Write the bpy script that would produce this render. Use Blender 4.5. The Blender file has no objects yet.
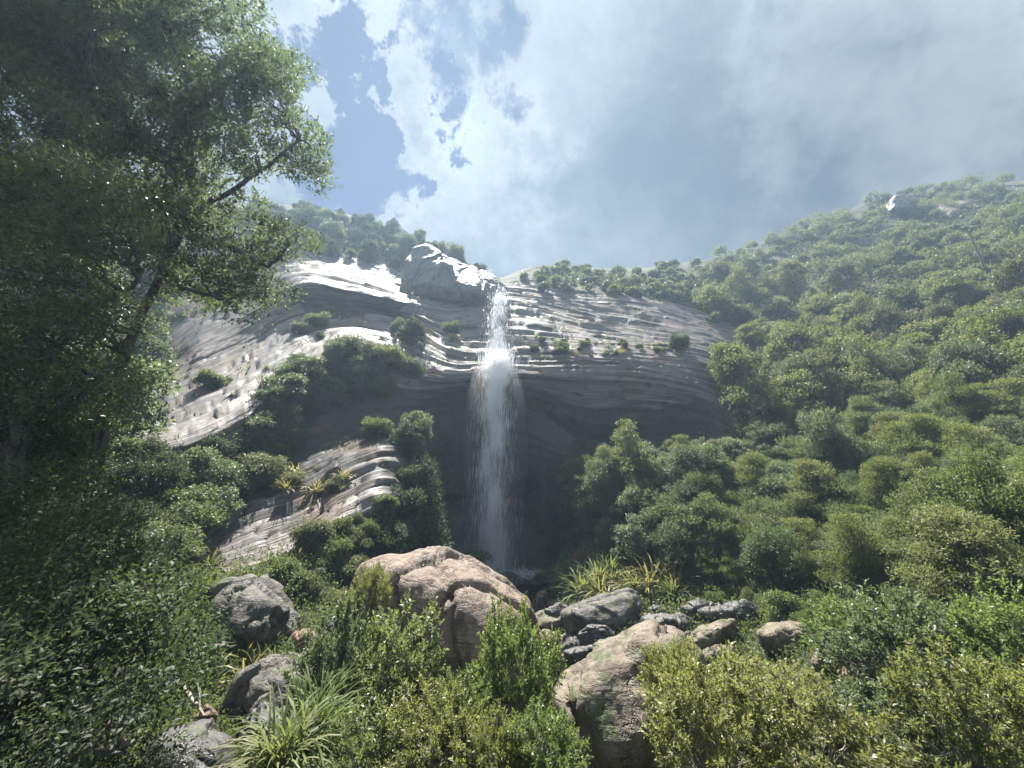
import bpy, bmesh, math, random
import numpy as np
from mathutils import Vector, Matrix
from mathutils.bvhtree import BVHTree

SC = bpy.context.scene
COL = SC.collection
R = math.radians

# ------------------------------------------------------------------ camera
F_PX, PITCH = 386.0, 10.0
W_PX, H_PX = 1024, 768
cam_d = bpy.data.cameras.new('camera')
cam = bpy.data.objects.new('camera', cam_d)
COL.objects.link(cam)
cam_d.sensor_width = 36.0
cam_d.lens = 36.0 * F_PX / W_PX
cam_d.clip_start, cam_d.clip_end = 0.05, 3000
cam.rotation_euler = (R(90 + PITCH), 0, 0)
SC.camera = cam
CP, SP = math.cos(R(PITCH)), math.sin(R(PITCH))

def ray(px, py):
    a, b = (px - 512) / F_PX, (384 - py) / F_PX
    return Vector((a, CP - b * SP, SP + b * CP))

def P(px, py, Y):
    """the point of the valley at forward distance Y (metres) in the direction of a place in the view"""
    d = ray(px, py)
    return d * (Y / d.y)

# ------------------------------------------------------------------ light
SUN_DIR = ray(436, -70).normalized()
SUN_EL = math.asin(SUN_DIR.z)
SUN_AZ = math.atan2(SUN_DIR.x, SUN_DIR.y)
sun_d = bpy.data.lights.new('sun', 'SUN')
sun_d.energy, sun_d.angle, sun_d.color = 5.0, R(0.53), (1.0, 0.95, 0.88)
sun = bpy.data.objects.new('sun', sun_d)
COL.objects.link(sun)
sun.rotation_euler = SUN_DIR.to_track_quat('Z', 'Y').to_euler()
sun.location = SUN_DIR * 100

VS = SC.view_settings
VS.view_transform, VS.look = 'Standard', 'None'
VS.gamma, VS.use_curve_mapping = 1.0, False
VS.exposure = 1.95
HAZE_DENSITY = 0.00068
HAZE_G = 0.45

CY = SC.cycles
SC.render.engine = 'CYCLES'
CY.max_bounces, CY.diffuse_bounces, CY.glossy_bounces = 5, 2, 2
CY.transmission_bounces, CY.transparent_max_bounces, CY.volume_bounces = 3, 8, 0
CY.use_denoising = True
CY.sample_clamp_indirect = 4.0
CY.caustics_reflective = CY.caustics_refractive = False

# ------------------------------------------------------------------ node helper
class NT:
    def __init__(s, tree):
        s.t = tree; tree.nodes.clear()
    def n(s, typ, **kw):
        nd = s.t.nodes.new(typ)
        for k, v in kw.items():
            if k.startswith('i_'):
                nd.inputs[k[2:].replace('_', ' ')].default_value = v
            else:
                setattr(nd, k, v)
        return nd
    def l(s, a, b):
        s.t.links.new(a, b)
    def put(s, sock, v):
        if isinstance(v, bpy.types.NodeSocket): s.l(v, sock)
        else: sock.default_value = v
    def math(s, op, a, b=0.0, c=None, clamp=False):
        m = s.n('ShaderNodeMath', operation=op, use_clamp=clamp)
        s.put(m.inputs[0], a); s.put(m.inputs[1], b)
        if c is not None: s.put(m.inputs[2], c)
        return m.outputs[0]
    def vmath(s, op, a, b):
        m = s.n('ShaderNodeVectorMath', operation=op)
        s.put(m.inputs[0], a); s.put(m.inputs[1], b)
        return m.outputs['Value'] if op in ('DOT_PRODUCT', 'LENGTH') else m.outputs[0]
    def rng(s, v, a, b, c=0.0, d=1.0, kind='SMOOTHSTEP'):
        m = s.n('ShaderNodeMapRange', interpolation_type=kind)
        s.put(m.inputs['Value'], v); s.put(m.inputs['From Min'], a); s.put(m.inputs['From Max'], b)
        s.put(m.inputs['To Min'], c); s.put(m.inputs['To Max'], d)
        return m.outputs[0]
    def mix(s, f, a, b, blend='MIX'):
        m = s.n('ShaderNodeMix', data_type='RGBA', blend_type=blend)
        s.put(m.inputs['Factor'], f)
        s.put(m.inputs[6], a if isinstance(a, bpy.types.NodeSocket) else (*a, 1))
        s.put(m.inputs[7], b if isinstance(b, bpy.types.NodeSocket) else (*b, 1))
        return m.outputs[2]
    def noise(s, vec, scale, detail=4.0, rough=0.55, dist=0.0, out='Fac'):
        m = s.n('ShaderNodeTexNoise')
        if vec is not None: s.l(vec, m.inputs['Vector'])
        m.inputs['Scale'].default_value = scale; m.inputs['Detail'].default_value = detail
        m.inputs['Roughness'].default_value = rough; m.inputs['Distortion'].default_value = dist
        return m.outputs[out]

# ------------------------------------------------------------------ sky
world = bpy.data.worlds.new('World')
SC.world = world
world.use_nodes = True
g = NT(world.node_tree)
tc = g.n('ShaderNodeTexCoord')
dirv = tc.outputs['Generated']
sky = g.n('ShaderNodeTexSky', sky_type='NISHITA', sun_disc=False)
sky.sun_elevation, sky.sun_rotation = SUN_EL, SUN_AZ
sky.altitude, sky.air_density, sky.dust_density, sky.ozone_density = 600, 0.8, 0.05, 3.5
warp = g.noise(dirv, 2.6, 5, 0.6, out='Color')
warpv = g.vmath('SUBTRACT', warp, (0.5, 0.5, 0.5))
wd = g.vmath('ADD', dirv, g.vmath('MULTIPLY', warpv, (0.22, 0.22, 0.22)))
wb = g.vmath('ADD', dirv, g.vmath('MULTIPLY', g.vmath('SUBTRACT', g.noise(dirv, 9.0, 5, 0.65, out='Color'), (0.5, 0.5, 0.5)), (0.11, 0.11, 0.11)))
def blob(px, py, deg_in, deg_out, vec=None):
    d = ray(px, py).normalized()
    return g.rng(g.vmath('DOT_PRODUCT', wb if vec is None else vec, tuple(d)), math.cos(R(deg_out)), math.cos(R(deg_in)))
n1 = g.noise(wd, 4.5, 9, 0.62, 0.3)
n2 = g.noise(wd, 11.0, 7, 0.6, 0.4)
holes = g.math('ADD', g.math('MULTIPLY', blob(364, 160, 3, 10), 1.15), g.math('MULTIPLY', blob(384, 105, 1, 9), 0.95))
holes = g.math('ADD', holes, g.math('MULTIPLY', blob(432, 58, 1, 11), 0.75))
cov = g.math('ADD', g.math('MULTIPLY', g.math('SUBTRACT', n1, 0.5), 1.2), 1.0)
n3 = g.noise(wd, 6.0, 4, 0.5, 0.8)
mpw = g.n('ShaderNodeMapping'); mpw.inputs['Scale'].default_value = (9.0, 1.2, 3.0); mpw.inputs['Rotation'].default_value = (0.3, 0.5, 0.9); g.l(wd, mpw.inputs[0])
n4 = g.noise(mpw.outputs[0], 1.6, 6, 0.6, 0.6)
cov = g.math('ADD', cov, g.math('MULTIPLY', g.math('SUBTRACT', n3, 0.5), 0.9))
cov = g.math('ADD', cov, g.math('MULTIPLY', g.math('SUBTRACT', n4, 0.5), 0.8))
cov = g.math('SUBTRACT', cov, g.math('MULTIPLY', holes, 1.15))
cmask = g.math('POWER', g.rng(cov, -0.35, 1.0), 1.5)
br = g.math('MULTIPLY', blob(450, 180, 3, 16), 0.34)
br = g.math('ADD', br, g.math('MULTIPLY', blob(500, -10, 2, 22), 0.32))
br = g.math('ADD', br, g.math('MULTIPLY', blob(900, 55, 3, 16), 0.26))
br = g.math('ADD', br, g.math('MULTIPLY', blob(330, 90, 3, 20), 0.3))
br = g.math('SUBTRACT', br, g.math('MULTIPLY', blob(740, 120, 5, 20), 0.10))
br = g.math('ADD', br, g.math('MULTIPLY', g.math('SUBTRACT', n1, 0.5), 0.9))
br = g.math('ADD', br, g.math('MULTIPLY', g.math('SUBTRACT', n2, 0.5), 0.25))
br = g.math('ADD', br, 0.16, clamp=True)
ccol = g.mix(br, (0.022, 0.028, 0.036), (0.15, 0.162, 0.168))
bg1 = g.n('ShaderNodeBackground'); g.l(g.mix(1.0, sky.outputs[0], (0.02, 0.075, 0.20), 'MULTIPLY'), bg1.inputs[0]); bg1.inputs[1].default_value = 0.05
bg2 = g.n('ShaderNodeBackground'); g.l(ccol, bg2.inputs[0])
# unseen clouds behind the lookout, facing the sun, brightened to fill the shade
g.l(g.rng(g.vmath('DOT_PRODUCT', dirv, (0.0, -0.92, 0.38)), -0.35, 0.5, 1.0, 4.6), bg2.inputs[1])
mx = g.n('ShaderNodeMixShader'); g.l(cmask, mx.inputs[0]); g.l(bg1.outputs[0], mx.inputs[1]); g.l(bg2.outputs[0], mx.inputs[2])
ow = g.n('ShaderNodeOutputWorld'); g.l(mx.outputs[0], ow.inputs[0])

# ------------------------------------------------------------------ numpy noise
_rs = np.random.RandomState(11)
_TAB = _rs.rand(4096)
def _h(i, j, k):
    n = (i * 73856093) ^ (j * 19349663) ^ (k * 83492791)
    return _TAB[(n ^ (n >> 7)) & 4095]
def vnoise(p):
    p = np.asarray(p, float)
    i = np.floor(p).astype(np.int64); f = p - i; f = f * f * (3 - 2 * f)
    x, y, z = i[..., 0], i[..., 1], i[..., 2]; u, v, w = f[..., 0], f[..., 1], f[..., 2]
    r = 0
    for a in (0, 1):
        for b in (0, 1):
            for c in (0, 1):
                r = r + _h(x + a, y + b, z + c) * (u if a else 1 - u) * (v if b else 1 - v) * (w if c else 1 - w)
    return r * 2 - 1
def fbm(p, octv=4, gain=0.5):
    s, a, t = 0, 1.0, 0
    p = np.asarray(p, float)
    for o in range(octv):
        s = s + a * vnoise(p * 2 ** o + 17.3 * o); t += a; a *= gain
    return s / t

# ------------------------------------------------------------------ object helpers
def mk_mesh(name, V, faces, mat=None, smooth=False):
    """faces: (n,k) int array or list of such arrays"""
    me = bpy.data.meshes.new(name)
    V = np.ascontiguousarray(V, np.float32)
    if not isinstance(faces, list): faces = [faces]
    idx = np.concatenate([np.asarray(f, np.int32).ravel() for f in faces])
    tot = np.concatenate([np.full(len(f), np.asarray(f).shape[1], np.int32) for f in faces])
    me.vertices.add(len(V)); me.vertices.foreach_set('co', V.ravel())
    me.loops.add(len(idx)); me.loops.foreach_set('vertex_index', idx)
    me.polygons.add(len(tot))
    me.polygons.foreach_set('loop_start', np.concatenate([[0], np.cumsum(tot)[:-1]]).astype(np.int32))
    me.polygons.foreach_set('loop_total', tot)
    if smooth: me.polygons.foreach_set('use_smooth', np.ones(len(tot), bool))
    me.update(calc_edges=True)
    if mat: me.materials.append(mat)
    return me
def attr(me, name, vals):
    a = me.attributes.new(name, 'FLOAT', 'POINT')
    a.data.foreach_set('value', np.ascontiguousarray(vals, np.float32))
def link(name, data, parent=None, loc=None):
    o = bpy.data.objects.new(name, data); COL.objects.link(o)
    if parent is not None: o.parent = parent
    if loc is not None: o.location = loc
    return o
def tag(o, label, cat, group=None):
    o['label'] = label; o['category'] = cat
    if group: o['group'] = group
    return o
def struct(o, kind='structure'):
    o['kind'] = kind
    return o

# ------------------------------------------------------------------ materials
def new_mat(name):
    m = bpy.data.materials.new(name); m.use_nodes = True
    return m, NT(m.node_tree)

def leaf_mat(name, dark, light, back, rough=0.45, spec=0.35, trans=0.35, rand=0.35):
    m, g = new_mat(name)
    at = g.n('ShaderNodeAttribute', attribute_name='tint')
    oi = g.n('ShaderNodeObjectInfo')
    f = g.math('ADD', at.outputs['Fac'], g.math('MULTIPLY', g.math('SUBTRACT', oi.outputs['Random'], 0.5), rand), clamp=True)
    c = g.mix(f, dark, light)
    hs = g.n('ShaderNodeHueSaturation'); g.l(c, hs.inputs['Color'])
    wn = g.n('ShaderNodeTexWhiteNoise', noise_dimensions='1D'); g.l(oi.outputs['Random'], wn.inputs['W'])
    g.l(g.rng(wn.outputs['Value'], 0, 1, 0.475, 0.515, 'LINEAR'), hs.inputs['Hue'])
    g.l(g.rng(wn.outputs['Value'], 0, 1, 0.75, 1.1, 'LINEAR'), hs.inputs['Saturation'])
    c = hs.outputs[0]
    p = g.n('ShaderNodeBsdfPrincipled'); g.l(c, p.inputs['Base Color'])
    p.inputs['Roughness'].default_value = rough; p.inputs['Specular IOR Level'].default_value = spec
    tr = g.n('ShaderNodeBsdfTranslucent'); g.l(g.mix(0.6, c, back), tr.inputs[0])
    mx = g.n('ShaderNodeMixShader'); mx.inputs[0].default_value = trans
    g.l(p.outputs[0], mx.inputs[1]); g.l(tr.outputs[0], mx.inputs[2])
    o = g.n('ShaderNodeOutputMaterial'); g.l(mx.outputs[0], o.inputs[0])
    return m

def rock_mat(name, c1, c2, c3, moss=(0.05, 0.07, 0.02), moss_amt=0.25, rough=(0.45, 0.8), spec=0.4, scale=1.0, bump=0.35):
    m, g = new_mat(name)
    tc = g.n('ShaderNodeTexCoord'); v = tc.outputs['Object']
    a = g.noise(v, 0.55 * scale, 7, 0.62, 0.4); b = g.noise(v, 2.6 * scale, 8, 0.65); d = g.noise(v, 13 * scale, 5, 0.6)
    c = g.mix(g.rng(a, 0.36, 0.64), c1, c2)
    c = g.mix(g.rng(b, 0.5, 0.68, 0, 0.8), c, c3)
    c = g.mix(g.rng(d, 0.58, 0.72, 0, 0.5), c, tuple(min(1, x * 1.7 + 0.05) for x in c1))
    # vertical run-off stains
    mp = g.n('ShaderNodeMapping'); mp.inputs['Scale'].default_value = (1.6, 1.6, 0.22); g.l(v, mp.inputs[0])
    st = g.noise(mp.outputs[0], 1.3 * scale, 6, 0.6)
    c = g.mix(g.rng(st, 0.50, 0.64, 0, 0.72), c, tuple(x * 0.35 for x in c1))
    ge = g.n('ShaderNodeNewGeometry')
    up = g.vmath('DOT_PRODUCT', ge.outputs['Normal'], (0, 0, 1))
    mm = g.math('MULTIPLY', g.rng(g.noise(v, 1.1 * scale, 8, 0.7), 0.62 - moss_amt * 0.4, 0.72 - moss_amt * 0.3), g.rng(up, -0.2, 0.6))
    c = g.mix(mm, c, moss)
    p = g.n('ShaderNodeBsdfPrincipled'); g.l(c, p.inputs['Base Color'])
    g.l(g.rng(b, 0.3, 0.7, rough[0], rough[1]), p.inputs['Roughness']); p.inputs['Specular IOR Level'].default_value = spec
    hgt = g.math('ADD', g.math('MULTIPLY', b, 0.6), g.math('MULTIPLY', d, 0.25))
    vo = g.n('ShaderNodeTexVoronoi', feature='DISTANCE_TO_EDGE'); vo.inputs['Scale'].default_value = 0.34 * scale
    wv = g.vmath('ADD', v, g.vmath('MULTIPLY', g.noise(v, 0.7 * scale, 5, 0.65, out='Color'), (2.2, 2.2, 2.2)))
    g.l(wv, vo.inputs['Vector'])
    ck = g.math('MAXIMUM', g.rng(vo.outputs[0], 0.0, 0.02), g.rng(a, 0.45, 0.55))
    hgt = g.math('ADD', hgt, g.math('MULTIPLY', ck, 0.3))
    mp5 = g.n('ShaderNodeMapping'); mp5.inputs['Scale'].default_value = (0.35, 0.35, 2.4); mp5.inputs['Rotation'].default_value = (0.25, 0.35, 0); g.l(v, mp5.inputs[0])
    lay = g.noise(mp5.outputs[0], 1.3 * scale, 5, 0.6, 0.4)
    hgt = g.math('ADD', hgt, g.math('MULTIPLY', lay, 0.7))
    bp = g.n('ShaderNodeBump'); bp.inputs['Strength'].default_value = bump * 2; bp.inputs['Distance'].default_value = 0.25 / scale
    g.l(hgt, bp.inputs['Height']); g.l(bp.outputs[0], p.inputs['Normal'])
    o = g.n('ShaderNodeOutputMaterial'); g.l(p.outputs[0], o.inputs[0])
    return m

def plain_mat(name, c1, c2, rough=0.8, scale=6.0, bump=0.3, stretch=(1, 1, 1)):
    m, g = new_mat(name)
    tc = g.n('ShaderNodeTexCoord'); mp = g.n('ShaderNodeMapping'); mp.inputs['Scale'].default_value = stretch
    g.l(tc.outputs['Object'], mp.inputs[0])
    a = g.noise(mp.outputs[0], scale, 6, 0.65)
    p = g.n('ShaderNodeBsdfPrincipled'); g.l(g.mix(g.rng(a, 0.35, 0.65), c1, c2), p.inputs['Base Color'])
    p.inputs['Roughness'].default_value = rough
    bp = g.n('ShaderNodeBump'); bp.inputs['Strength'].default_value = bump; bp.inputs['Distance'].default_value = 0.1
    g.l(a, bp.inputs['Height']); g.l(bp.outputs[0], p.inputs['Normal'])
    o = g.n('ShaderNodeOutputMaterial'); g.l(p.outputs[0], o.inputs[0])
    return m

def cliff_mat():
    m, g = new_mat('wet layered rock')
    uv = g.n('ShaderNodeUVMap'); uv.uv_map = 'strata'
    tc = g.n('ShaderNodeTexCoord'); v = tc.outputs['Object']
    mp = g.n('ShaderNodeMapping'); mp.inputs['Scale'].default_value = (0.045, 1.3, 1.0); g.l(uv.outputs[0], mp.inputs[0])
    mp2 = g.n('ShaderNodeMapping'); mp2.inputs['Scale'].default_value = (0.055, 2.6, 1.0); g.l(uv.outputs[0], mp2.inputs[0])
    s1 = g.noise(mp.outputs[0], 1.0, 7, 0.62, 0.08)
    s2 = g.noise(mp2.outputs[0], 2.2, 6, 0.6, 0.12)
    big = g.noise(v, 0.11, 5, 0.6); med = g.noise(v, 0.5, 7, 0.65); fine = g.noise(v, 2.4, 6, 0.65)
    c = g.mix(g.rng(big, 0.38, 0.62), (0.098, 0.092, 0.090), (0.14, 0.118, 0.105))
    c = g.mix(g.rng(s1, 0.50, 0.58, 0, 0.9), c, (0.035, 0.033, 0.033))
    c = g.mix(g.rng(s2, 0.54, 0.66, 0, 0.7), c, (0.18, 0.155, 0.135))
    # rusty seepage running down the face
    mp3 = g.n('ShaderNodeMapping'); mp3.inputs['Scale'].default_value = (0.35, 0.10, 1.0); g.l(uv.outputs[0], mp3.inputs[0])
    sp = g.noise(mp3.outputs[0], 0.8, 2.5, 0.45, 0.2)
    c = g.mix(g.math('MULTIPLY', g.rng(sp, 0.56, 0.70, 0, 0.5), 1.0), c, (0.13, 0.072, 0.038))
    c = g.mix(g.rng(sp, 0.40, 0.28, 0, 0.35), c, (0.03, 0.03, 0.032))
    ca = g.n('ShaderNodeAttribute', attribute_name='crack'); c = g.mix(g.rng(ca.outputs['Fac'], 0.2, 0.9, 0, 0.9), c, (0.018, 0.017, 0.017))
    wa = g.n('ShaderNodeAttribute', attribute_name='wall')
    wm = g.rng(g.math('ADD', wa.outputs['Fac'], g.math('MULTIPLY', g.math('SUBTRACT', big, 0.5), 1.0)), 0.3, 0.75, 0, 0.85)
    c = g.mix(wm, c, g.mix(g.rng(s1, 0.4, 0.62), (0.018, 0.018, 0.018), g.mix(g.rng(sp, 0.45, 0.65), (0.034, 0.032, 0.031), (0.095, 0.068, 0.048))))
    ge = g.n('ShaderNodeNewGeometry'); up = g.vmath('DOT_PRODUCT', ge.outputs['Normal'], (0, 0, 1))
    mo = g.math('MULTIPLY', g.rng(med, 0.54, 0.68), g.rng(up, -0.3, 0.35))
    vg = g.n('ShaderNodeAttribute', attribute_name='veg')
    mo = g.math('MAXIMUM', g.math('MULTIPLY', mo, 0.7), g.rng(g.math('ADD', vg.outputs['Fac'], g.math('MULTIPLY', g.math('SUBTRACT', med, 0.5), 1.2)), 0.45, 0.62))
    c = g.mix(mo, c, g.mix(fine, (0.025, 0.036, 0.012), (0.07, 0.075, 0.025)))
    p = g.n('ShaderNodeBsdfPrincipled'); g.l(c, p.inputs['Base Color'])
    wet0 = g.rng(g.math('ADD', g.math('MULTIPLY', med, 0.6), g.math('MULTIPLY', s1, 0.4)), 0.34, 0.60, 0.42, 0.72)
    wet = g.math('MAXIMUM', wet0, g.math('MULTIPLY', wm, 0.5))
    g.l(g.math('MAXIMUM', wet, g.math('MULTIPLY', mo, 0.85)), p.inputs['Roughness'])
    g.l(g.math('MULTIPLY', g.rng(mo, 0, 1, 0.38, 0.12), g.rng(wm, 0, 1, 1.0, 0.4)), p.inputs['Specular IOR Level'])
    h = g.math('ADD', g.math('MULTIPLY', s1, 1.0), g.math('MULTIPLY', s2, 0.5))
    h = g.math('ADD', h, g.math('MULTIPLY', fine, 0.10)); h = g.math('ADD', h, g.math('MULTIPLY', med, 0.08))
    bp = g.n('ShaderNodeBump'); bp.inputs['Strength'].default_value = 0.6; bp.inputs['Distance'].default_value = 0.6
    g.l(h, bp.inputs['Height']); g.l(bp.outputs[0], p.inputs['Normal'])
    o = g.n('ShaderNodeOutputMaterial'); g.l(p.outputs[0], o.inputs[0])
    return m

M_CLIFF = cliff_mat()
M_SOIL = plain_mat('leaf litter and moss', (0.012, 0.016, 0.007), (0.034, 0.040, 0.015), 0.95, 0.7, 0.8)
M_BARK = plain_mat('dark bark', (0.03, 0.026, 0.022), (0.09, 0.08, 0.07), 0.85, 7, 0.6, (1, 1, 0.3))
M_BARK_PALE = plain_mat('lichened bark', (0.10, 0.09, 0.075), (0.24, 0.22, 0.19), 0.85, 7, 0.5, (1, 1, 0.3))
M_DEAD = plain_mat('bleached dead wood', (0.13, 0.115, 0.095), (0.27, 0.245, 0.21), 0.85, 9, 0.4, (1, 1, 0.3))
M_PINK = rock_mat('pinkish sandstone', (0.162, 0.120, 0.094), (0.215, 0.162, 0.128), (0.105, 0.078, 0.06), moss_amt=0.14, bump=0.6)
M_TAN = rock_mat('tan sandstone', (0.14, 0.113, 0.085), (0.195, 0.16, 0.122), (0.085, 0.068, 0.05), moss_amt=0.28, bump=0.5)
M_GREY = rock_mat('grey river rock', (0.075, 0.070, 0.064), (0.125, 0.115, 0.10), (0.045, 0.041, 0.037), moss_amt=0.32, rough=(0.45, 0.8), spec=0.35, bump=0.5)
M_DARK = rock_mat('dark wet rock', (0.042, 0.040, 0.040), (0.08, 0.075, 0.07), (0.025, 0.024, 0.024), moss_amt=0.2, rough=(0.3, 0.6), spec=0.5)
M_RUST = rock_mat('rusty rock', (0.15, 0.095, 0.06), (0.19, 0.13, 0.085), (0.10, 0.065, 0.042), moss_amt=0.05)

#                 dark                   light                  translucent
L_HILL = leaf_mat('hill foliage', (0.030, 0.050, 0.017), (0.115, 0.145, 0.048), (0.22, 0.28, 0.06), 0.5, 0.3, 0.42)
L_TIER = leaf_mat('tiered foliage', (0.042, 0.062, 0.020), (0.145, 0.165, 0.052), (0.27, 0.32, 0.065), 0.5, 0.3, 0.42)
L_GREY = leaf_mat('grey green foliage', (0.04, 0.060, 0.030), (0.13, 0.165, 0.085), (0.22, 0.29, 0.09), 0.45, 0.4, 0.42)
L_DARK = leaf_mat('dark glossy foliage', (0.016, 0.028, 0.015), (0.052, 0.072, 0.032), (0.11, 0.15, 0.04), 0.55, 0.22, 0.34)
L_GLOSS = leaf_mat('waxy foliage', (0.024, 0.040, 0.018), (0.085, 0.115, 0.045), (0.18, 0.24, 0.06), 0.36, 0.45, 0.36)
L_OLIVE = leaf_mat('olive shrub foliage', (0.06, 0.080, 0.024), (0.20, 0.22, 0.065), (0.36, 0.40, 0.08), 0.42, 0.4, 0.45)
L_FRESH = leaf_mat('fresh green shrub foliage', (0.045, 0.072, 0.024), (0.155, 0.20, 0.065), (0.28, 0.37, 0.08), 0.4, 0.4, 0.45)
L_BLADE = leaf_mat('strap leaves', (0.05, 0.078, 0.022), (0.15, 0.18, 0.055), (0.27, 0.32, 0.07), 0.55, 0.25, 0.42)
L_STRAW = leaf_mat('yellowing strap leaves', (0.10, 0.10, 0.03), (0.24, 0.22, 0.08), (0.36, 0.34, 0.09), 0.45, 0.35, 0.42)
L_CANOPY = leaf_mat('canopy foliage', (0.024, 0.042, 0.020), (0.085, 0.118, 0.050), (0.17, 0.235, 0.08), 0.55, 0.2, 0.5)
L_BLUE = leaf_mat('blue green foliage', (0.03, 0.049, 0.026), (0.095, 0.13, 0.062), (0.17, 0.24, 0.075), 0.45, 0.3, 0.4)
L_DRAB = leaf_mat('drab olive foliage', (0.042, 0.052, 0.022), (0.12, 0.135, 0.055), (0.21, 0.24, 0.08), 0.5, 0.3, 0.4)
L_RUST = leaf_mat('browning foliage', (0.08, 0.06, 0.025), (0.20, 0.14, 0.055), (0.30, 0.21, 0.06), 0.55, 0.25, 0.42)

# ------------------------------------------------------------------ terrain: one lofted sheet through the valley's ledges and ridges
#   per column: [toe, slab bottom, slab top, wall foot, ledge lip, ledge back, upper lip, upper slab top, brow, skyline]
COLS = {
 -420: [(760, 9), (730, 10), (690, 11), (650, 12), (590, 15), (530, 18), (470, 21), (370, 27), (280, 34), (180, 44)],
 -150: [(700, 12), (680, 13), (650, 14), (620, 15), (560, 18), (500, 22), (440, 27), (330, 36), (240, 46), (165, 60)],
 0:   [(640, 17), (620, 18), (590, 19), (560, 21), (500, 24), (450, 30), (400, 36), (300, 50), (230, 62), (175, 78)],
 100: [(620, 19), (600, 20), (570, 22), (540, 24), (480, 28), (430, 36), (390, 42), (300, 56), (235, 70), (190, 86)],
 150: [(610, 20), (590, 22), (560, 24), (530, 28), (452, 30), (397, 45), (372, 51), (285, 68), (235, 80), (195, 94)],
 200: [(600, 22), (575, 26), (530, 30), (495, 34), (436, 33), (368, 51), (340, 57), (258, 76), (228, 86), (198, 97)],
 250: [(595, 24), (565, 27.5), (500, 33), (465, 38), (408, 38), (344, 57), (315, 63), (250, 80), (225, 90), (202, 101)],
 300: [(590, 27), (545, 30), (485, 35.5), (447, 42.5), (374, 46.5), (318, 63), (284, 64), (254, 82), (230, 93), (206, 104)],
 350: [(590, 30), (512, 33.5), (458, 39), (432, 47), (354, 53), (313, 67), (290, 66), (266, 82), (245, 94), (216, 107)],
 400: [(590, 35), (502, 37.5), (448, 42.5), (420, 51), (368, 54), (320, 68), (301, 68), (280, 85), (262, 96), (232, 109)],
 450: [(585, 47), (560, 53), (480, 58), (410, 60), (378, 55.5), (348, 62.5), (308, 74), (288, 84), (270, 93), (246, 108)],
 490: [(577, 56), (560, 60), (470, 62), (402, 61.5), (373, 57), (352, 62), (303, 74.5), (286, 84), (281, 92), (276, 104)],
 530: [(578, 57), (562, 60.5), (475, 62.5), (405, 62), (373, 57.5), (351, 62.5), (306, 76.5), (289, 86), (277, 96), (266, 108)],
 580: [(575, 48), (540, 50), (478, 52), (440, 64), (373, 59), (350, 64.5), (318, 76), (296, 88), (280, 99), (266, 115)],
 640: [(580, 42), (540, 45), (474, 49.5), (438, 64), (376, 60), (353, 65), (328, 76.5), (300, 90), (283, 103), (267, 123)],
 700: [(590, 37), (550, 40.5), (484, 46.5), (440, 62), (388, 61), (359, 67), (338, 78.5), (314, 91), (288, 107), (258, 132)],
 740: [(600, 34), (565, 38), (520, 43), (460, 54), (405, 61), (373, 69), (350, 80), (322, 94), (286, 112), (250, 138)],
 800: [(612, 28), (580, 32), (535, 37), (475, 47), (425, 57), (385, 67), (355, 77), (320, 91), (275, 112), (226, 140)],
 900: [(632, 22), (595, 26), (545, 31), (485, 40), (430, 50), (380, 61), (335, 75), (290, 91), (240, 114), (194, 146)],
 1024: [(665, 17), (625, 20), (565, 25), (495, 33), (430, 42), (370, 53), (315, 67), (262, 85), (215, 108), (180, 140)],
 1200: [(700, 13), (665, 15), (605, 19), (525, 26), (450, 33), (385, 42), (325, 54), (265, 70), (215, 92), (172, 124)],
 1450: [(760, 9), (730, 10.5), (690, 12), (640, 15), (560, 20), (480, 26), (410, 34), (330, 46), (270, 62), (210, 90)],
}
keys = sorted(COLS)
KP = np.array([[list(P(k, py, Y)) for py, Y in COLS[k]] for k in keys])          # columns x rows x 3
# rows in front of the toe: valley floor, and one behind the skyline
front, back = [], []
for ci, k in enumerate(keys):
    toe = KP[ci, 0]
    a = (k - 512) / F_PX
    fl = []
    for Yf, zf in ((3.0, -7.6), (9.0, -9.4), (17.0, -11.0)):
        Yc = min(Yf, toe[1] * (0.3 if Yf < 4 else 0.55 if Yf < 10 else 0.8))
        side = min(1.0, (a / 1.35) ** 2)
        fl.append([a * Yc * 0.95, Yc, zf + side * 2.2 if zf < toe[2] else toe[2] - 0.6])
    front.append(fl)
    top = KP[ci, -1]
    o = Vector((top[0], top[1], 0)).normalized()
    back.append([[top[0] + o.x * 25, top[1] + o.y * 25, top[2] - 4], [top[0] + o.x * 90, top[1] + o.y * 90, -35]])
KP = np.concatenate([np.array(front), KP, np.array(back)], axis=1)
NR = KP.shape[1]                                                                  # 3 + 10 + 2 = 15
cols = np.concatenate([np.arange(-420, -60, 6.0), np.arange(-60, 1084, 2.2), np.arange(1084, 1451, 6.0)])
def catmull(xs, ks, ys):
    ks = np.array(ks, float); out = np.zeros((len(xs),) + ys.shape[1:])
    i = np.clip(np.searchsorted(ks, xs, 'right') - 1, 0, len(ks) - 2)
    t = (xs - ks[i]) / (ks[i + 1] - ks[i])
    m = np.zeros_like(ys)
    m[1:-1] = 0.5 * ((ys[1:-1] - ys[:-2]) / (ks[1:-1] - ks[:-2])[:, None, None] + (ys[2:] - ys[1:-1]) / (ks[2:] - ks[1:-1])[:, None, None])
    m[0] = (ys[1] - ys[0]) / (ks[1] - ks[0]); m[-1] = (ys[-1] - ys[-2]) / (ks[-1] - ks[-2])
    h = (ks[i + 1] - ks[i])[:, None, None]; t = t[:, None, None]
    return ((2*t**3 - 3*t**2 + 1) * ys[i] + (t**3 - 2*t**2 + t) * h * m[i] + (-2*t**3 + 3*t**2) * ys[i+1] + (t**3 - t**2) * h * m[i+1])
CK = catmull(cols, keys, KP)                                                      # ncol x NR x 3
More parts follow.
